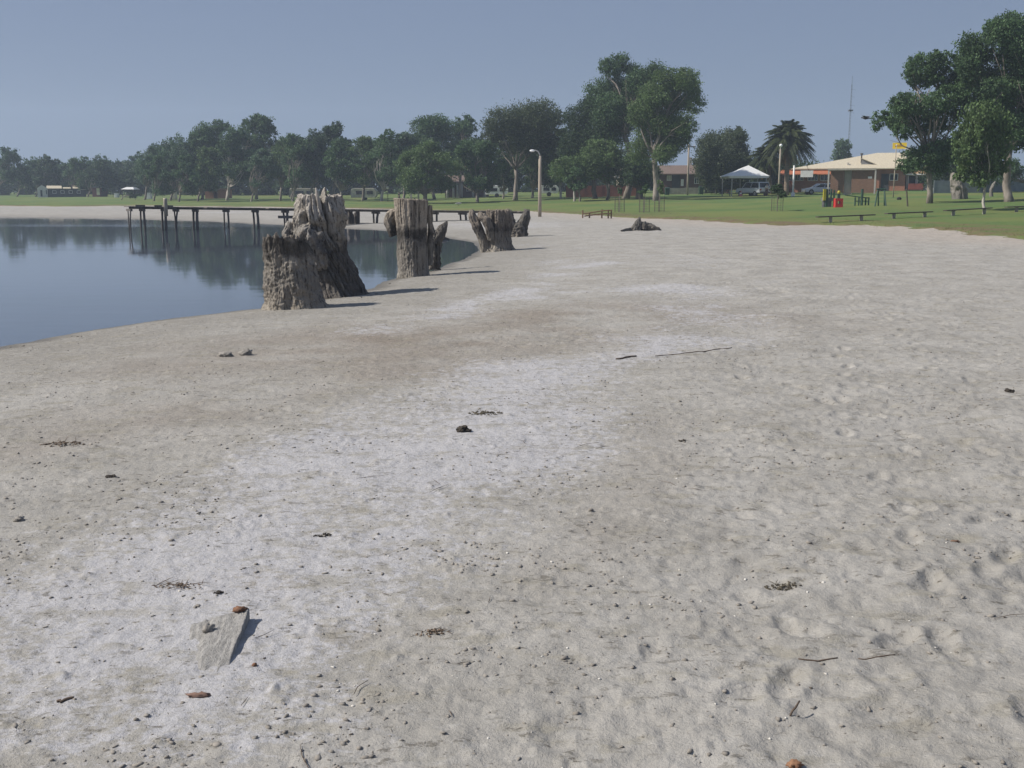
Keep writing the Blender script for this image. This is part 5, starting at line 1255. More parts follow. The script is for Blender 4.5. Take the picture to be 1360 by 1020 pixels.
# cars
TYRE = mat('tyre', (.02, .02, .02), None, 3, .8); RIM = mat('rim', (.4, .4, .42), None, 3, .4, metal=.6); LAMP_R = mat('tail_lamp', (.35, .02, .02), None, 3, .3); CGL = glass_mat('car_glass', (.015, .018, .022))
def car(px, Y, rz, name, label, paint, L, W, prof, cab, hatch=False, cat='car'):
    X = at(px, HZ, Y)[0]; zb = Z(X, Y); t = thing(name, label, cat, (X, Y, zb), rz)
    MB().prism([(x * L, z) for x, z in prof], -W / 2, W / 2).build('body', paint, t, bevel=.05)
    # cabin with tapered sides
    mb = MB(); n = len(cab); lo = min(z for _, z in cab); hi = max(z for _, z in cab)
    ww = lambda z: W / 2 * (.97 - .14 * (z - lo) / (hi - lo))
    v = [(x * L, -ww(z), z) for x, z in cab] + [(x * L, ww(z), z) for x, z in cab]
    mb.poly(v, [tuple(range(n)), tuple(reversed(range(n, 2 * n)))] + [(i, n + i, n + (i + 1) % n, (i + 1) % n) for i in range(n)]); mb.build('cabin', paint, t, bevel=.04)
    # side glass and screens
    (x0, z0), (x1, z1), (x2, z2), (x3, z3) = cab[:4]
    for sgn in (-1, 1):
        for f0, f1 in ((.06, .48), (.52, .94)):
            lo_ = z0 + .06; hi_ = z1 - .09; bt = lambda f: x0 + (x3 - x0) * f; tp = lambda f: x1 + (x2 - x1) * f
            q = [(bt(f0) * L, lo_), (tp(f0) * L, hi_), (tp(f1) * L, hi_), (bt(f1) * L, lo_)]
            MB().poly([(x, sgn * (ww(z) + .012), z) for x, z in q] + [(x, sgn * (ww(z) - .03), z) for x, z in q], [(0, 1, 2, 3), (7, 6, 5, 4), (0, 4, 5, 1), (1, 5, 6, 2), (2, 6, 7, 3), (3, 7, 4, 0)]).build('side_window', CGL, t)
    for (xa, za), (xb, zb2), nm, s in ((cab[0], cab[1], 'rear_window', -1), (cab[3], cab[2], 'windscreen', 1)):
        pa = (xa + (xb - xa) * .12, za + (zb2 - za) * .12); pb = (xa + (xb - xa) * .86, za + (zb2 - za) * .86); e = .015 * s
        MB().poly([(pa[0] * L + e, -ww(pa[1]) + .1, pa[1]), (pa[0] * L + e, ww(pa[1]) - .1, pa[1]), (pb[0] * L + e, ww(pb[1]) - .1, pb[1] + .012), (pb[0] * L + e, -ww(pb[1]) + .1, pb[1] + .012),
                   (pa[0] * L - e, -ww(pa[1]) + .1, pa[1]), (pa[0] * L - e, ww(pa[1]) - .1, pa[1]), (pb[0] * L - e, ww(pb[1]) - .1, pb[1] - .012), (pb[0] * L - e, -ww(pb[1]) + .1, pb[1] - .012)], [(0, 1, 2, 3), (7, 6, 5, 4), (0, 4, 5, 1), (1, 5, 6, 2), (2, 6, 7, 3), (3, 7, 4, 0)]).build(nm, CGL, t)
    for xw in (-.31, .31):
        for sgn in (-1, 1):
            y = sgn * (W / 2 - .08); r = .34
            o = MB().tube([(xw * L, y - .1, r - .02), (xw * L, y + .1, r - .02)], r, 18).build('wheel', TYRE, t)
            MB().tube([(xw * L, y + sgn * .09, r - .02), (xw * L, y + sgn * .115, r - .02)], r * .6, 14).build('rim', RIM, o)
    for sgn in (-1, 1):
        MB().box(-L / 2 - .02, -L / 2 + .05, sgn * W * .40 - .12, sgn * W * .40 + .12, .72, .92).build('tail_light', LAMP_R, t); MB().box(L / 2 - .06, L / 2 + .02, sgn * W * .36 - .15, sgn * W * .36 + .15, .62, .76).build('headlight', GLOBE, t)
    MB().box(-L / 2 - .07, -L / 2 + .06, -W / 2 + .05, W / 2 - .05, .40, .58).build('bumper', DARKP, t)
    if hatch: 
        c = cab[1]; v = [(c[0] * L, -ww(hi), c[1] + .01), (c[0] * L, ww(hi), c[1] + .01), (c[0] * L - 1.15, ww(hi) - .1, c[1] - .10), (c[0] * L - 1.15, -ww(hi) + .1, c[1] - .10)]; v += [(x, y, z + .08) for x, y, z in v]
        MB().poly(v, [(0, 1, 2, 3), (4, 7, 6, 5), (0, 4, 5, 1), (1, 5, 6, 2), (2, 6, 7, 3), (3, 7, 4, 0)]).build('tailgate', paint, t)
    return t
SILV = mat('silver_paint', (.62, .65, .68), (.55, .58, .61), 1, .35, metal=.2); WPAINT = mat('car_white', (.80, .81, .82), (.74, .75, .76), 1, .3)
car(1000, 138, math.radians(118), 'parked_suv', 'silver four-wheel drive parked behind the white gazebo', SILV, 4.6, 1.9, [(-.5, .42), (-.5, 1.02), (.27, 1.05), (.47, .98), (.5, .70), (.5, .42)], [(-.49, 1.0), (-.44, 1.78), (.12, 1.76), (.26, 1.03)])
car(1087, 142, math.radians(184), 'parked_car', 'white hatchback with its tailgate open beside the brick block', WPAINT, 4.1, 1.7, [(-.5, .30), (-.5, .88), (.22, .90), (.44, .76), (.5, .55), (.5, .30)], [(-.46, .86), (-.34, 1.42), (.02, 1.40), (.24, .88)], True)
MB0 = None

# brown-roofed house and others behind the trees
t, P = site(908, 168, 'brick_house', 'dark brick house with a long brown tiled roof past the leaning gum', 'house')
bx(P, 876, 934, 230, 256, 0, 9, 'wall', BR_D, t)
a, ze = P(872, 230.5, -.6); b, _ = P(937, 230.5, -.6); _, zr = P(900, 219.5, 4.5)
MB().poly([(a, -.6, ze), (b, -.6, ze), (b, 4.5, zr), (a, 4.5, zr), (b, 9.6, ze), (a, 9.6, ze), (a, -.6, ze - .15), (b, -.6, ze - .15), (b, 9.6, ze - .15), (a, 9.6, ze - .15)], [(0, 1, 2, 3), (3, 2, 4, 5), (0, 6, 7, 1), (4, 8, 9, 5), (6, 9, 8, 7), (1, 7, 8, 4, 2), (0, 3, 5, 9, 6)]).build('roof', TILE, t)
window(P, 886, 892, 233, 240, -.004, t, PALEW); window(P, 922, 928, 236, 244, -.004, t); bx(P, 904.5, 908, 238, 247, -.06, -.003, 'door', WHITE, t)
bx(P, 893, 903, 232, 252, -.05, -.003, 'shutter', DKW, t)
bx(P, 908, 912, 209, 221, 5, 7, 'chimney', PALEW, t); bx(P, 912.5, 927, 210, 222, 6, 9, 'upper_storey', GREY, t)
def fence_run(px0, px1, Y, ytop, m, label, pal=True, name='garden_fence'):
    t, P = site(px0, Y, name, label, 'fence'); X0 = t.location.x; X1 = at(px1, HZ, Y)[0] - X0; zb = t.location.z; h = max(.5, at(px0, ytop, Y)[2] - zb)
    n = max(2, int(X1 / 2.4))
    for i in range(n + 1):
        x = X1 * i / n; g = Z(X0 + x, Y) - zb; MB().box(x - .05, x + .05, -.05, .05, g - .3, g + h + .05).build('post', m, t)
    g0, g1 = -.1, Z(X0 + X1, Y) - zb
    mb = MB()
    for i in range(n):
        x0, x1 = X1 * i / n + .052, X1 * (i + 1) / n - .052; g = Z(X0 + (x0 + x1) / 2, Y) - zb; mb.box(x0, x1, -.02, .02, g + .03, g + h)
    mb.build('panel', m, t)
fence_run(888, 932, 160, 250, mat('pale_fence', (.40, .38, .33), None, 2, .85), 'low pale fence along the foot of the brown-roofed house')
fence_run(752, 846, 156, 247.5, mat('red_fence', (.27, .095, .06), (.2, .075, .05), 2, .85), 'low red brick wall behind the big clump of trees', name='brick_wall')
fence_run(936, 968, 158, 243, mat('dark_fence', (.085, .08, .08), None, 2, .85), 'dark panel fence between the house and the gazebo')
fence_run(1240, 1372, 124, 240, mat('blue_grey_fence', (.20, .235, .255), (.15, .175, .195), 2, .85), 'blue grey fence behind the trunks of the spreading gum')
t, P = site(838, 178, 'cream_cottage', 'cream gabled cottage peeping through the big clump of trees', 'house')
a, ze = P(824, 228); b, _ = P(852, 228); c, za = P(839, 217); MB().poly([(a, 0, -.3), (b, 0, -.3), (b, 0, ze), (c, 0, za), (a, 0, ze), (a, 7, -.3), (b, 7, -.3), (b, 7, ze), (c, 7, za), (a, 7, ze)], [(0, 1, 2, 3, 4), (9, 8, 7, 6, 5), (0, 5, 6, 1), (1, 6, 7, 2), (4, 9, 5, 0)]).build('wall', mat('cream_wall', (.62, .52, .40), None, 2, .85), t)
MB().poly([(a - .3, -.3, ze - .1), (c, -.3, za + .05), (c, 7.3, za + .05), (a - .3, 7.3, ze - .1), (a - .3, -.3, ze + .05), (c, -.3, za + .2), (c, 7.3, za + .2), (a - .3, 7.3, ze + .05), (b + .3, -.3, ze - .1), (b + .3, 7.3, ze - .1), (b + .3, -.3, ze + .05), (b + .3, 7.3, ze + .05)], [(0, 1, 2, 3), (4, 7, 6, 5), (1, 8, 9, 2), (5, 6, 11, 10), (0, 4, 5, 1), (1, 5, 10, 8), (3, 2, 6, 7), (2, 9, 11, 6), (0, 3, 7, 4), (8, 10, 11, 9)]).build('roof', TILE, t)
window(P, 835, 843, 231, 240, -.004, t)
t, P = site(616, 182, 'columned_house', 'brown house with pale veranda columns behind the rounded gum', 'house')
bx(P, 592, 650, 243, 262, 2.2, 9, 'wall', BR_D, t); a, ze = P(588, 242, 0); b, _ = P(654, 242, 0); _, zr = P(600, 233, 5); MB().poly([(a, -.2, ze), (b, -.2, ze), (b, 5, zr), (a, 5, zr), (b, 10, ze), (a, 10, ze), (a, -.2, ze - .15), (b, -.2, ze - .15), (b, 10, ze - .15), (a, 10, ze - .15)], [(0, 1, 2, 3), (3, 2, 4, 5), (0, 6, 7, 1), (4, 8, 9, 5), (6, 9, 8, 7), (1, 7, 8, 4, 2), (0, 3, 5, 9, 6)]).build('roof', TILE, t)
for x in (594, 602, 607.5, 613, 628, 644):
    a, _ = P(x, 243); MB().tube([(a, .1, -.3), (a, .1, ze - .16)], .2, 10).build('column', PALEW, t, smooth=True)
window(P, 620, 626, 246, 254, 2.19, t); window(P, 632, 640, 246, 254, 2.19, t)
def van(px, Y, w, h, label, name, m, cat='caravan', rz=0):
    X = at(px, HZ, Y)[0]; zb = Z(X, Y); t = thing(name, label, cat, (X, Y, zb), rz); pr = [(-w / 2, .45), (-w / 2, h - .3), (-w / 2 + .35, h), (w / 2 - .35, h), (w / 2, h - .4), (w / 2, .8), (w / 2 - .3, .45)]
    MB().prism(pr, -1.05, 1.05).build('body', m, t, bevel=.05); MB().box(-w * .3, w * .02, -1.075, -1.052, h * .5, h * .78).box(w * .12, w * .36, -1.075, -1.052, h * .5, h * .78).build('window', CGL, t)
    for s in (-.98, .98): MB().tube([(0, s - .1, .33), (0, s + .1, .33)], .33, 14).build('wheel', TYRE, t)
    MB().tube([(w / 2, 0, .5), (w / 2 + .9, 0, .45)], .05, 6).build('tow_bar', DARKP, t)
van(660, 172, 3.6, 1.9, 'white caravan parked under the trees left of the street lamp', 'parked_caravan', WHITE)
van(729, 168, 3.0, 1.7, 'small white caravan parked under the slim white-trunked gum', 'parked_caravan', WHITE)
van(484, 178, 4.2, 2.0, 'pale caravan parked under the trees above the broken piles', 'parked_caravan', mat('cream_van', (.55, .53, .46), None, 2, .5))
van(404, 190, 5.0, 2.0, 'low cream caravan seen over the top of the hollow stump', 'parked_caravan', mat('cream_van', (.55, .53, .46), None, 2, .5))

# far shore huts
t, P = site(53, 250, 'park_hut', 'pale gabled hut on the far shore with a dark doorway', 'hut')
a, ze = P(49.5, 250); b, _ = P(62, 250); c, za = P(55, 245.5); PW = mat('hut_wall', (.58, .58, .54), (.46, .46, .43), 2, .8)
MB().poly([(a, 0, -.3), (b, 0, -.3), (b, 0, ze), (c, 0, za), (a, 0, ze), (a, 4, -.3), (b, 4, -.3), (b, 4, ze), (c, 4, za), (a, 4, ze)], [(0, 1, 2, 3, 4), (9, 8, 7, 6, 5), (0, 5, 6, 1), (1, 6, 7, 2), (4, 9, 5, 0), (2, 7, 8, 3), (3, 8, 9, 4)]).build('wall', PW, t); bx(P, 53.2, 56.2, 252.5, 261, -.06, -.003, 'door', DKW, t)
bx(P, 60, 61.5, 252, 258, -.05, -.003, 'window', GLASS, t)
t, P = site(76, 252, 'long_shed', 'long dark shed with a broken pale roof line on the far shore', 'shed'); bx(P, 63, 112, 250, 264, 0, 5, 'wall', DKW, t)
for x0, x1, y0, y1 in ((65, 84, 246.5, 250.2), (85, 95, 248.5, 250.3), (97, 106, 246, 250.2), (106, 114, 250, 251.5)):
    a, zt = P(x0, y0, 1); b, ze = P(x1, y1, 1); MB().poly([(a, -.5, ze), (b, -.5, ze), (b, 3, zt), (a, 3, zt), (a, -.5, ze - .1), (b, -.5, ze - .1), (b, 3, zt - .1), (a, 3, zt - .1)], [(0, 1, 2, 3), (4, 7, 6, 5), (0, 4, 5, 1), (1, 5, 6, 2), (2, 6, 7, 3), (3, 7, 4, 0)]).build('roof', CREAM, t)
for x0 in (70, 80, 90, 100): window(P, x0, x0 + 5, 253, 257, -.004, t, bars=0)
t, P = site(128, 248, 'park_kiosk', 'maroon kiosk with a pale yellow panel on the far shore', 'kiosk'); bx(P, 122, 134.5, 249, 263, 0, 4, 'wall', mat('maroon_wall', (.15, .05, .045), None, 2, .85), t); bx(P, 128, 132.5, 250, 259, -.08, -.003, 'panel', mat('yellow_panel', (.72, .70, .45), None, 2, .6), t); bx(P, 121, 135.5, 247.8, 249, -.5, 4.4, 'roof', GREY, t)
t, P = site(173, 246, 'park_shelter', 'open shelter with a flat white roof on the far shore lawn', 'shelter')
a, ze = P(164, 251.5); b, _ = P(182, 251.5); zt = P(173, 248.5)[1]; MB().poly([(a, -2, ze), (b, -2, ze), (b, 2, ze), (a, 2, ze), (a + 1, -.8, zt), (b - .6, -.8, zt), (b - .6, .8, zt), (a + 1, .8, zt)], [(0, 3, 2, 1), (4, 5, 6, 7), (0, 1, 5, 4), (1, 2, 6, 5), (2, 3, 7, 6), (3, 0, 4, 7)]).build('roof', WHITE, t)
for x in (a + .3, b - .3):
    for y in (-1.7, 1.7): MB().box(x - .08, x + .08, y - .08, y + .08, -.2, ze - .004).build('post', DARKP, t)
bx(P, 168, 180, 253, 263, 1.5, 1.7, 'back_wall', DKW, t)
def cabinet(px, Y, x0, x1, y0, y1, label, m):
    t, P = site(px, Y, 'utility_cabinet', label, 'cabinet'); a, zt = P(x0, y0); b, _ = P(x1, y1); MB().box(a, b, 0, 1.2, -.2, zt).build('box', m, t, bevel=.04); MB().box(a - .06, b + .06, -.06, 1.26, zt + .003, zt + .10).build('lid', m, t); MB().box(a + .12, b - .12, -.03, -.003, .15, zt - .15).build('door', m, t)
cabinet(153, 232, 151.5, 156, 257, 261, 'smallest white box by the low bush on the far lawn', WHITE)
cabinet(197, 215, 194, 200, 256.5, 262, 'white box on the lawn under the dark low tree', WHITE)
cabinet(229, 210, 226, 233, 253.5, 262, 'taller cream box on the lawn under the drooping tree', mat('cream_box', (.68, .66, .54), None, 2, .7))
T(153, 168, 255, 268, 160, 205, 'dark', 'small round bush alone on the lawn above the jetty head', name='round_bush', nl=6, fork=.6, flat=1.0, cover=5)
t, P = site(287, 212, 'brick_shelter', 'rusty orange brick shelter between pale trunks behind the jetty', 'shelter'); bx(P, 272, 284, 254, 264, 0, 3, 'wall', BR_O, t); bx(P, 289, 301, 252.5, 264, -1.2, 3, 'wall', BR_O, t); bx(P, 270, 303, 250.5, 252.3, -1.6, 3.4, 'roof', mat('rust_roof', (.20, .11, .075), None, 2, .85), t)
t, P = site(551, 150, 'picnic_shelter', 'small open picnic shelter with a pale flat roof under the trees', 'shelter')
a, ze = P(544, 252.5); b, _ = P(557.5, 252.5); MB().box(a, b, -.9, .9, ze, ze + .12).build('roof', PALEW, t)
for x in (a + .2, b - .2):
    for y in (-.7, .7): MB().box(x - .06, x + .06, y - .06, y + .06, -.2, ze - .003).build('post', PALEW, t)
MB().box(a + .3, b - .3, -.35, .35, .68, .74).build('table_top', WOODR, t); MB().box((a + b) / 2 - .1, (a + b) / 2 + .1, -.2, .2, -.1, .677).build('table_leg', CONC, t)

# bins and sapling guards
def bin_(px, Y, label, m):
    t, P = site(px, Y, 'wheelie_bin', label, 'bin'); MB().poly([(-.26, -.28, .08), (.26, -.28, .08), (.26, .28, .08), (-.26, .28, .08), (-.32, -.36, 1.0), (.32, -.36, 1.0), (.32, .36, 1.0), (-.32, .36, 1.0)], [(0, 3, 2, 1), (4, 5, 6, 7), (0, 1, 5, 4), (1, 2, 6, 5), (2, 3, 7, 6), (3, 0, 4, 7)]).build('body', m, t)
    MB().poly([(-.34, -.4, 1.004), (.34, -.4, 1.004), (.34, .4, 1.004), (-.34, .4, 1.004), (-.3, -.34, 1.09), (.3, -.34, 1.09), (.3, .36, 1.12), (-.3, .36, 1.12)], [(0, 3, 2, 1), (4, 5, 6, 7), (0, 1, 5, 4), (1, 2, 6, 5), (2, 3, 7, 6), (3, 0, 4, 7)]).build('lid', m, t)
    for x in (-.27, .27): MB().tube([(x - .03, .3, .11), (x + .03, .3, .11)], .11, 10).build('wheel', TYRE, t)
BING = mat('bin_green', (.02, .07, .045), None, 3, .5)
bin_(931, 150, 'dark green bin at the end of the low pale fence', BING); bin_(886, 152, 'dark green bin by the trunk of the leaning gum', BING)
def sapling(px, Y, ytop, ycb, xw, label, gh, style='dark'):
    X = at(px, HZ, Y)[0]; zb = Z(X, Y); t = thing('young_tree', label, 'young tree', (X, Y, zb), 0, 'young trees in wire guards'); k = upx(Y); h = at(px, ytop, Y)[2] - zb; hc = at(px, ycb, Y)[2] - zb; r = xw * k / 2; rng = np.random.default_rng(int(px))
    lob = [(rng.normal() * r * .35, rng.normal() * r * .35, hc + (h - hc) * f, r * .55, r * .55, (h - hc) * .26) for f in (.2, .35, .5, .65, .8)]
    crown_obj(lob, int(1500 * (r / .5) ** 2), .12, rng, style, t); MB().tube([(0, 0, -.1), (.02, 0, hc), (0, 0, h * .9)], [.03, .025, .012], 6).build('trunk', BARK_PALE, t)
    g = MB(); gr_ = .42
    for i in range(10): a = 2 * PI * i / 10; g.tube([(math.cos(a) * gr_, math.sin(a) * gr_, 0), (math.cos(a) * gr_, math.sin(a) * gr_, gh)], .006, 4)
    for j in range(6): z = gh * (j + .5) / 6; g.tube([(math.cos(2 * PI * i / 14) * gr_, math.sin(2 * PI * i / 14) * gr_, z) for i in range(15)], .005, 4)
    g.build('wire_guard', DARKP, t)
    for a in (.3, 2.4, 4.5): MB().tube([(math.cos(a) * (gr_ + .05), math.sin(a) * (gr_ + .05), -.3), (math.cos(a) * (gr_ + .05), math.sin(a) * (gr_ + .05), gh + .1)], .022, 6).build('stake', DARKP, t)
sapling(1033, 79, 244, 261, 21, 'young tree with a dark round head in a wire guard on the open lawn', 1.0)
sapling(856, 88, 246, 258, 13, 'thin young tree in a guard, left of the pair on the middle lawn', 1.2, 'gum')
sapling(876, 90, 240, 258, 12, 'thin young tree in a guard, closer to the house on the middle lawn', 1.2, 'olive')
sapling(823, 92, 249, 258, 9, 'faint thin young tree in a guard below the twin dome lamp', 1.2, 'grey')

# white-barked snag trunks beneath the trees by the fence
def snag(px, Y, pts, r, label, m):
    X = at(px, HZ, Y)[0]; zb = Z(X, Y); P = [(at(a, b, Y)[0] - X, 0, at(a, b, Y)[2] - zb) for a, b in pts]; P[0] = (P[0][0], 0, -.3)
    t = thing('dead_trunk', label, 'dead trunk', (X, Y, zb)); wood_obj('trunk', limb(P, r, nth=40, nseg=50, seed=px * .1, lump=.12, grain=.14), m, t)
SNAG = wood_mat('snag_wood', [(0, (.20, .185, .17)), (.4, (.28, .26, .23)), (1, (.40, .37, .32))], 3.0)
snag(1275, 92, [(1275, 263), (1273, 252), (1271, 243), (1268, 236), (1265, 230)], [.66, .60, .52, .42, .12], 'thick pale dead trunk between the spreading gum and the weeping tree', SNAG)
snag(1319, 96, [(1317, 261), (1316.5, 252), (1319, 246), (1322, 241)], [.17, .15, .14, .05], 'thin white leaning dead trunk behind the weeping tree', SNAG)

# playground
PG = mat('play_green', (.035, .085, .055), (.025, .06, .045), 3, .5); PGR = mat('play_grey', (.17, .165, .17), None, 3, .7); PY = mat('play_yellow', (.50, .42, .03), None, 3, .5); PR = mat('play_red', (.60, .035, .03), None, 3, .45)
t, P = site(1103, 84, 'play_tower', 'small play tower with a yellow slide post and grey frame on the lawn', 'play equipment', 'playground pieces')
a, z1 = P(1095.5, 251); MB().box(a - .10, a + .10, -.1, .1, .5, z1).build('yellow_panel', PY, t); a, z1 = P(1098.5, 251); MB().box(a - .08, a + .08, -.08, .08, -.2, z1).build('post', PG, t)
for x, y1 in ((1095, 262), (1101, 258), (1106, 251), (1110, 252)):
    a, z1 = P(x, y1); MB().tube([(a, .35, -.2), (a, .35, z1)], .07, 8).build('post', PGR if x < 1103 else PG, t)
a, z1 = P(1094, 262.5); b, z0 = P(1106, 267); MB().box(a, b, .0, .7, z0, z1).build('deck', PGR, t); MB().box(a + .05, b - .05, .1, .2, -.1, z0 - .003).build('side_panel', PGR, t)
t, P = site(1115, 82, 'play_box', 'bright red play box with a round hole beside the grey play tower', 'play equipment', 'playground pieces')
a, z1 = P(1110, 263.5); b, _ = P(1120, 263.5); zr = z1
bmx = MB(); n = 16; cx_, cz = (a + b) / 2, z1 * .55; ro = [(a, 0), (b, 0), (b, z1), (a, z1)]
ring = [(cx_ + .13 * math.cos(2 * PI * i / n + PI / 4), cz + .13 * math.sin(2 * PI * i / n + PI / 4)) for i in range(n)]
def onbox(i):
    th = 2 * PI * i / n + PI / 4; c, s = math.cos(th), math.sin(th); m = max(abs(c), abs(s)); return ((a + b) / 2 + c / m * (b - a) / 2, z1 / 2 + s / m * z1 / 2)
ob = [onbox(i) for i in range(n)]
v = [(x, 0, z) for x, z in ob] + [(x, 0, z) for x, z in ring] + [(x, .5, z) for x, z in ob] + [(x, .5, z) for x, z in ring]
bmx.poly(v, [f for i in range(n) for j in [(i + 1) % n] for f in ((i, j, n + j, n + i), (2 * n + i, 3 * n + i, 3 * n + j, 2 * n + j), (i, 2 * n + i, 2 * n + j, j), (n + i, n + j, 3 * n + j, 3 * n + i))]); bmx.build('box', PR, t)
MB().box((a + b) / 2 - .1, (a + b) / 2 + .1, .15, .3, zr + .003, zr + .35).build('stem', PG, t); MB().ball(((a + b) / 2, .22, zr + .45), (.13, .13, .15), 10, 7).build('knob', PY, t, smooth=True)
t, P = site(1145, 84, 'climbing_frame', 'green climbing frame of upright bars, middle of the playground', 'play equipment', 'playground pieces')
for x, y1 in ((1136, 262), (1141, 261), (1145.5, 251), (1150, 262), (1154, 262)):
    a, z1 = P(x, y1); MB().tube([(a, 0, -.2), (a, 0, z1)], .06 if x != 1145.5 else .10, 8).build('post', PG, t)
a, z1 = P(1122, 259); b, z2 = P(1136, 261); c, z3 = P(1154, 263); MB().tube([(a, 0, z1), (b, 0, z2), (c, 0, z3)], .04, 7).build('bar', PG, t); MB().tube([(b, 0, .35), (c, 0, .35)], .035, 7).build('bar', PG, t)
t, P = site(1168, 82, 'swing_frame', 'green swing frame with slanting legs beside the climbing frame', 'play equipment', 'playground pieces')
a, z1 = P(1166, 252); b, _ = P(1175, 251)
for x0, xt, y in ((1159, 1166, -.5), (1170, 1166.5, .5), (1174.5, 1174.5, -.5), (1178, 1175, .5)):
    q0, _ = P(x0, 268); q1, zq = P(xt, 252); MB().tube([(q0, y, -.2), (q1, 0, zq)], .055, 8).build('leg', PG, t)
MB().tube([(a - .1, 0, z1 + .05), (b + .1, 0, z1 + .05)], .06, 8).build('top_bar', PG, t)
t, P = site(1207, 80, 'tilted_post', 'thin dark tilted post on the lawn between swing frame and spreading gum', 'post'); a, z1 = P(1204, 252); MB().tube([(0, 0, -.2), (a, 0, z1)], [.06, .05], 8).build('post', DARKP, t); MB().ball((a, 0, z1), .07, 8, 6).build('cap', DARKP, t)
x, y, z = hit(1194, 266.5, 30); t = tag(MB().ball((0, 0, .12), (.22, .18, .16), 12, 8).build('dark_ball', TYRE, None, (x, y, z + .05), True), 'small dark round ball lying on the playground lawn', 'ball')

# people, birds
SKIN = mat('skin', (.45, .28, .20), None, 3, .6)
def person(px, Y, h, rz, label, top, legs, hairc):
    X = at(px, HZ, Y)[0]; zb = Z(X, Y); t = thing('person', label, 'person', (X, Y, zb), rz); s = h / 1.72
    J = {'pel': (0, 0, .93, .14), 'wai': (0, 0, 1.08, .125), 'che': (0, 0, 1.30, .15), 'nec': (0, .0, 1.47, .06), 'hed': (0, -.02, 1.60, .095), 'hdt': (0, -.01, 1.69, .075),
         'shl': (.19, 0, 1.40, .062), 'ell': (.25, .04, 1.13, .045), 'wrl': (.24, -.06, .90, .033), 'hal': (.24, -.09, .80, .035), 'shr': (-.19, 0, 1.40, .062), 'elr': (-.26, .03, 1.14, .045), 'wrr': (-.25, -.10, .92, .033), 'har': (-.25, -.14, .82, .035),
         'hpl': (.10, 0, .88, .10), 'knl': (.11, -.10, .49, .065), 'anl': (.11, .02, .09, .045), 'tol': (.12, -.14, .04, .04), 'hpr': (-.10, 0, .88, .10), 'knr': (-.11, .03, .49, .065), 'anr': (-.11, .12, .10, .045), 'tor': (-.12, -.03, .04, .04)}
    E = [('pel', 'wai'), ('wai', 'che'), ('che', 'nec'), ('nec', 'hed'), ('hed', 'hdt'), ('che', 'shl'), ('shl', 'ell'), ('ell', 'wrl'), ('wrl', 'hal'), ('che', 'shr'), ('shr', 'elr'), ('elr', 'wrr'), ('wrr', 'har'), ('pel', 'hpl'), ('hpl', 'knl'), ('knl', 'anl'), ('anl', 'tol'), ('pel', 'hpr'), ('hpr', 'knr'), ('knr', 'anr'), ('anr', 'tor')]
    def skin(name, keys, m, grow=0.0):
        ks = [k for k in J if k in keys]; me = bpy.data.meshes.new(name); me.from_pydata([tuple(c * s for c in J[k][:3]) for k in ks], [(ks.index(a), ks.index(b)) for a, b in E if a in ks and b in ks], [])
        o = link_mesh(name, me, m, t); md = o.modifiers.new('skin', 'SKIN'); sv = me.skin_vertices[0].data
        for i, k in enumerate(ks): r = (J[k][3] + grow) * s; sv[i].radius = (r, r * (.8 if k in ('che', 'wai', 'pel') else 1)); sv[i].use_root = (i == 0)
        o.modifiers.new('sub', 'SUBSURF').levels = 1; o.modifiers['sub'].render_levels = 2
        return o
    skin('body', set(J), SKIN)
    skin('shirt', {'wai', 'che', 'shl', 'ell', 'shr', 'elr'}, top, .018); skin('trousers', {'pel', 'hpl', 'knl', 'anl', 'hpr', 'knr', 'anr'}, legs, .016)
    MB().ball((0, .01 * s, 1.655 * s), (.10 * s, .115 * s, .10 * s), 12, 8).build('hair', hairc, t, smooth=True)
HAIR = mat('dark_hair', (.03, .02, .015), None, 4, .7)
person(1018, 136, 1.55, .4, 'person in a white shirt standing beside the silver four-wheel drive', mat('white_shirt', (.80, .80, .80), None, 3, .8), mat('brown_trousers', (.16, .09, .075), None, 3, .85), HAIR)
person(530, 158, 1.5, 1.2, 'dark-clothed walker on the far lawn above the straight stump', mat('dark_shirt', (.025, .025, .03), None, 3, .85), mat('dark_trousers', (.02, .022, .03), None, 3, .85), HAIR)
def bird(loc, rz, label, s, flying, m):
    t = thing('bird', label, 'bird', loc, rz)
    MB().tube([(-.22 * s, 0, 0), (-.1 * s, 0, .0), (.05 * s, 0, .01), (.16 * s, 0, .02), (.24 * s, 0, .05), (.31 * s, 0, .05), (.36 * s, 0, .04)], [.012 * s, .05 * s, .085 * s, .07 * s, .045 * s, .04 * s, .006 * s], 10).build('body', m, t, smooth=True)
    for sg in (-1, 1):
        if flying: v = [(.12 * s, sg * .05 * s, .03), (.16 * s, sg * .3 * s, .14 * s), (.02 * s, sg * .62 * s, .10 * s), (-.03 * s, sg * .3 * s, .11 * s), (-.08 * s, sg * .05 * s, .02)]
        else: v = [(.12 * s, sg * .07 * s, .05 * s), (.05 * s, sg * .095 * s, .03 * s), (-.22 * s, sg * .04 * s, .0), (-.2 * s, sg * .03 * s, .04 * s), (0, sg * .06 * s, .07 * s)]
        v2 = [(x, y, z + .012 * s) for x, y, z in v]; n = len(v); MB().poly(v + v2, [tuple(range(n)), tuple(reversed(range(n, 2 * n)))] + [(i, n + i, n + (i + 1) % n, (i + 1) % n) for i in range(n)]).build('wing', m, t)
        if not flying: MB().tube([(.02 * s, sg * .04 * s, -.05 * s), (.03 * s, sg * .04 * s, -.2 * s)], .008 * s, 5).build('leg', DARKP, t)
bird(at(1151, 157, 70), 2.4, 'dark bird flying above the hotel roof', 1.1, True, mat('bird_dark', (.03, .03, .035), None, 3, .7))
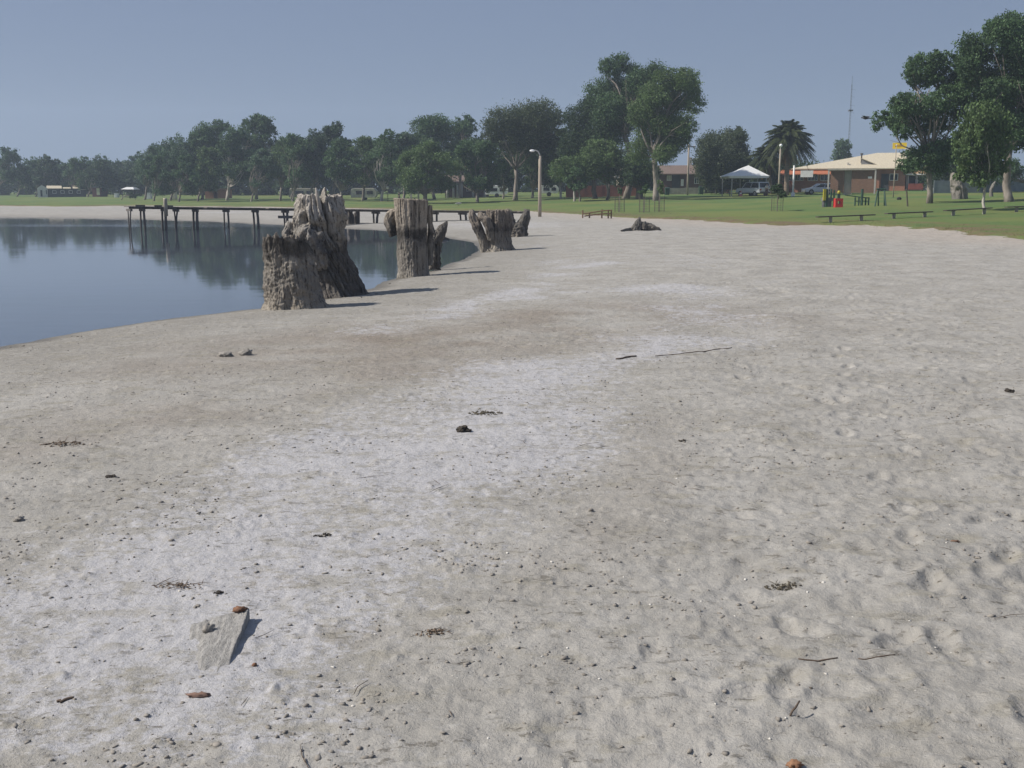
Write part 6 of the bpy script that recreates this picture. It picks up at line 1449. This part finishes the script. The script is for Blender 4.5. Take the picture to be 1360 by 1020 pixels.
x, y, z = hit(608, 274.5, 60); bird((x, y, z + .07 + .28), .3, 'pale gull standing on the lawn edge behind the jetty', 1.4, False, mat('gull_white', (.55, .54, .52), None, 3, .7))

# ---------------------------------------------------------------- light, air, camera
SUN_EL, SUN_DIR = math.radians(44), (-0.995, -0.08)
az = math.atan2(SUN_DIR[0], SUN_DIR[1])
w = bpy.data.worlds.new('World'); bpy.context.scene.world = w; w.use_nodes = True
nt = w.node_tree; bg = nt.nodes['Background']; sky = nt.nodes.new('ShaderNodeTexSky'); sky.sky_type = 'NISHITA'; sky.sun_disc = False
sky.sun_elevation = SUN_EL; sky.sun_rotation = az; sky.air_density = 1.0; sky.dust_density = 0.2; sky.ozone_density = 4.0; sky.altitude = 100
hs = nt.nodes.new('ShaderNodeHueSaturation'); hs.inputs['Saturation'].default_value = 1.0
tn = nt.nodes.new('ShaderNodeMix'); tn.data_type = 'RGBA'; tn.blend_type = 'MULTIPLY'; tn.inputs[0].default_value = 1.0; tn.inputs[7].default_value = (0.95, 0.94, 1.08, 1)
nt.links.new(sky.outputs[0], hs.inputs['Color']); nt.links.new(hs.outputs[0], tn.inputs[6]); vl = nt.nodes.new('ShaderNodeMix'); vl.data_type = 'RGBA'; vl.inputs[0].default_value = 0.93; vl.inputs[7].default_value = (1.50, 1.97, 3.04, 1); nt.links.new(tn.outputs[2], vl.inputs[6]); nt.links.new(vl.outputs[2], bg.inputs['Color']); bg.inputs['Strength'].default_value = 0.07
sl = bpy.data.lights.new('sun', 'SUN'); so = bpy.data.objects.new('sun', sl); C.objects.link(so); sl.energy = 3.4; sl.angle = math.radians(0.6); sl.color = (1.0, 0.94, 0.86)
sv = Vector((SUN_DIR[0] * math.cos(SUN_EL), SUN_DIR[1] * math.cos(SUN_EL), math.sin(SUN_EL))); so.rotation_euler = sv.to_track_quat('Z', 'Y').to_euler()

HAZE = 0.0006
if HAZE:
    m = bpy.data.materials.new('haze'); m.use_nodes = True; nt = m.node_tree
    for n in list(nt.nodes):
        if n.type != 'OUTPUT_MATERIAL': nt.nodes.remove(n)
    pv = nt.nodes.new('ShaderNodeVolumePrincipled'); pv.inputs['Density'].default_value = HAZE; pv.inputs['Color'].default_value = (0.66, 0.77, 0.95, 1); pv.inputs['Anisotropy'].default_value = 0.2
    nt.links.new(pv.outputs[0], nt.nodes['Material Output'].inputs['Volume'])
    hb = MB().box(-1210, 1210, -1205, 1205, -4.0, 95).build('haze', m); hb['kind'] = 'stuff'; hb['label'] = 'thin pale morning haze over lake and park'

sc = bpy.context.scene
sc.view_settings.view_transform = 'Standard'; sc.view_settings.look = 'None'; sc.view_settings.exposure = 0.70; sc.view_settings.gamma = 1.0
sc.cycles.max_bounces = 5; sc.cycles.diffuse_bounces = 2; sc.cycles.glossy_bounces = 3; sc.cycles.transmission_bounces = 3; sc.cycles.volume_bounces = 1; sc.cycles.transparent_max_bounces = 6
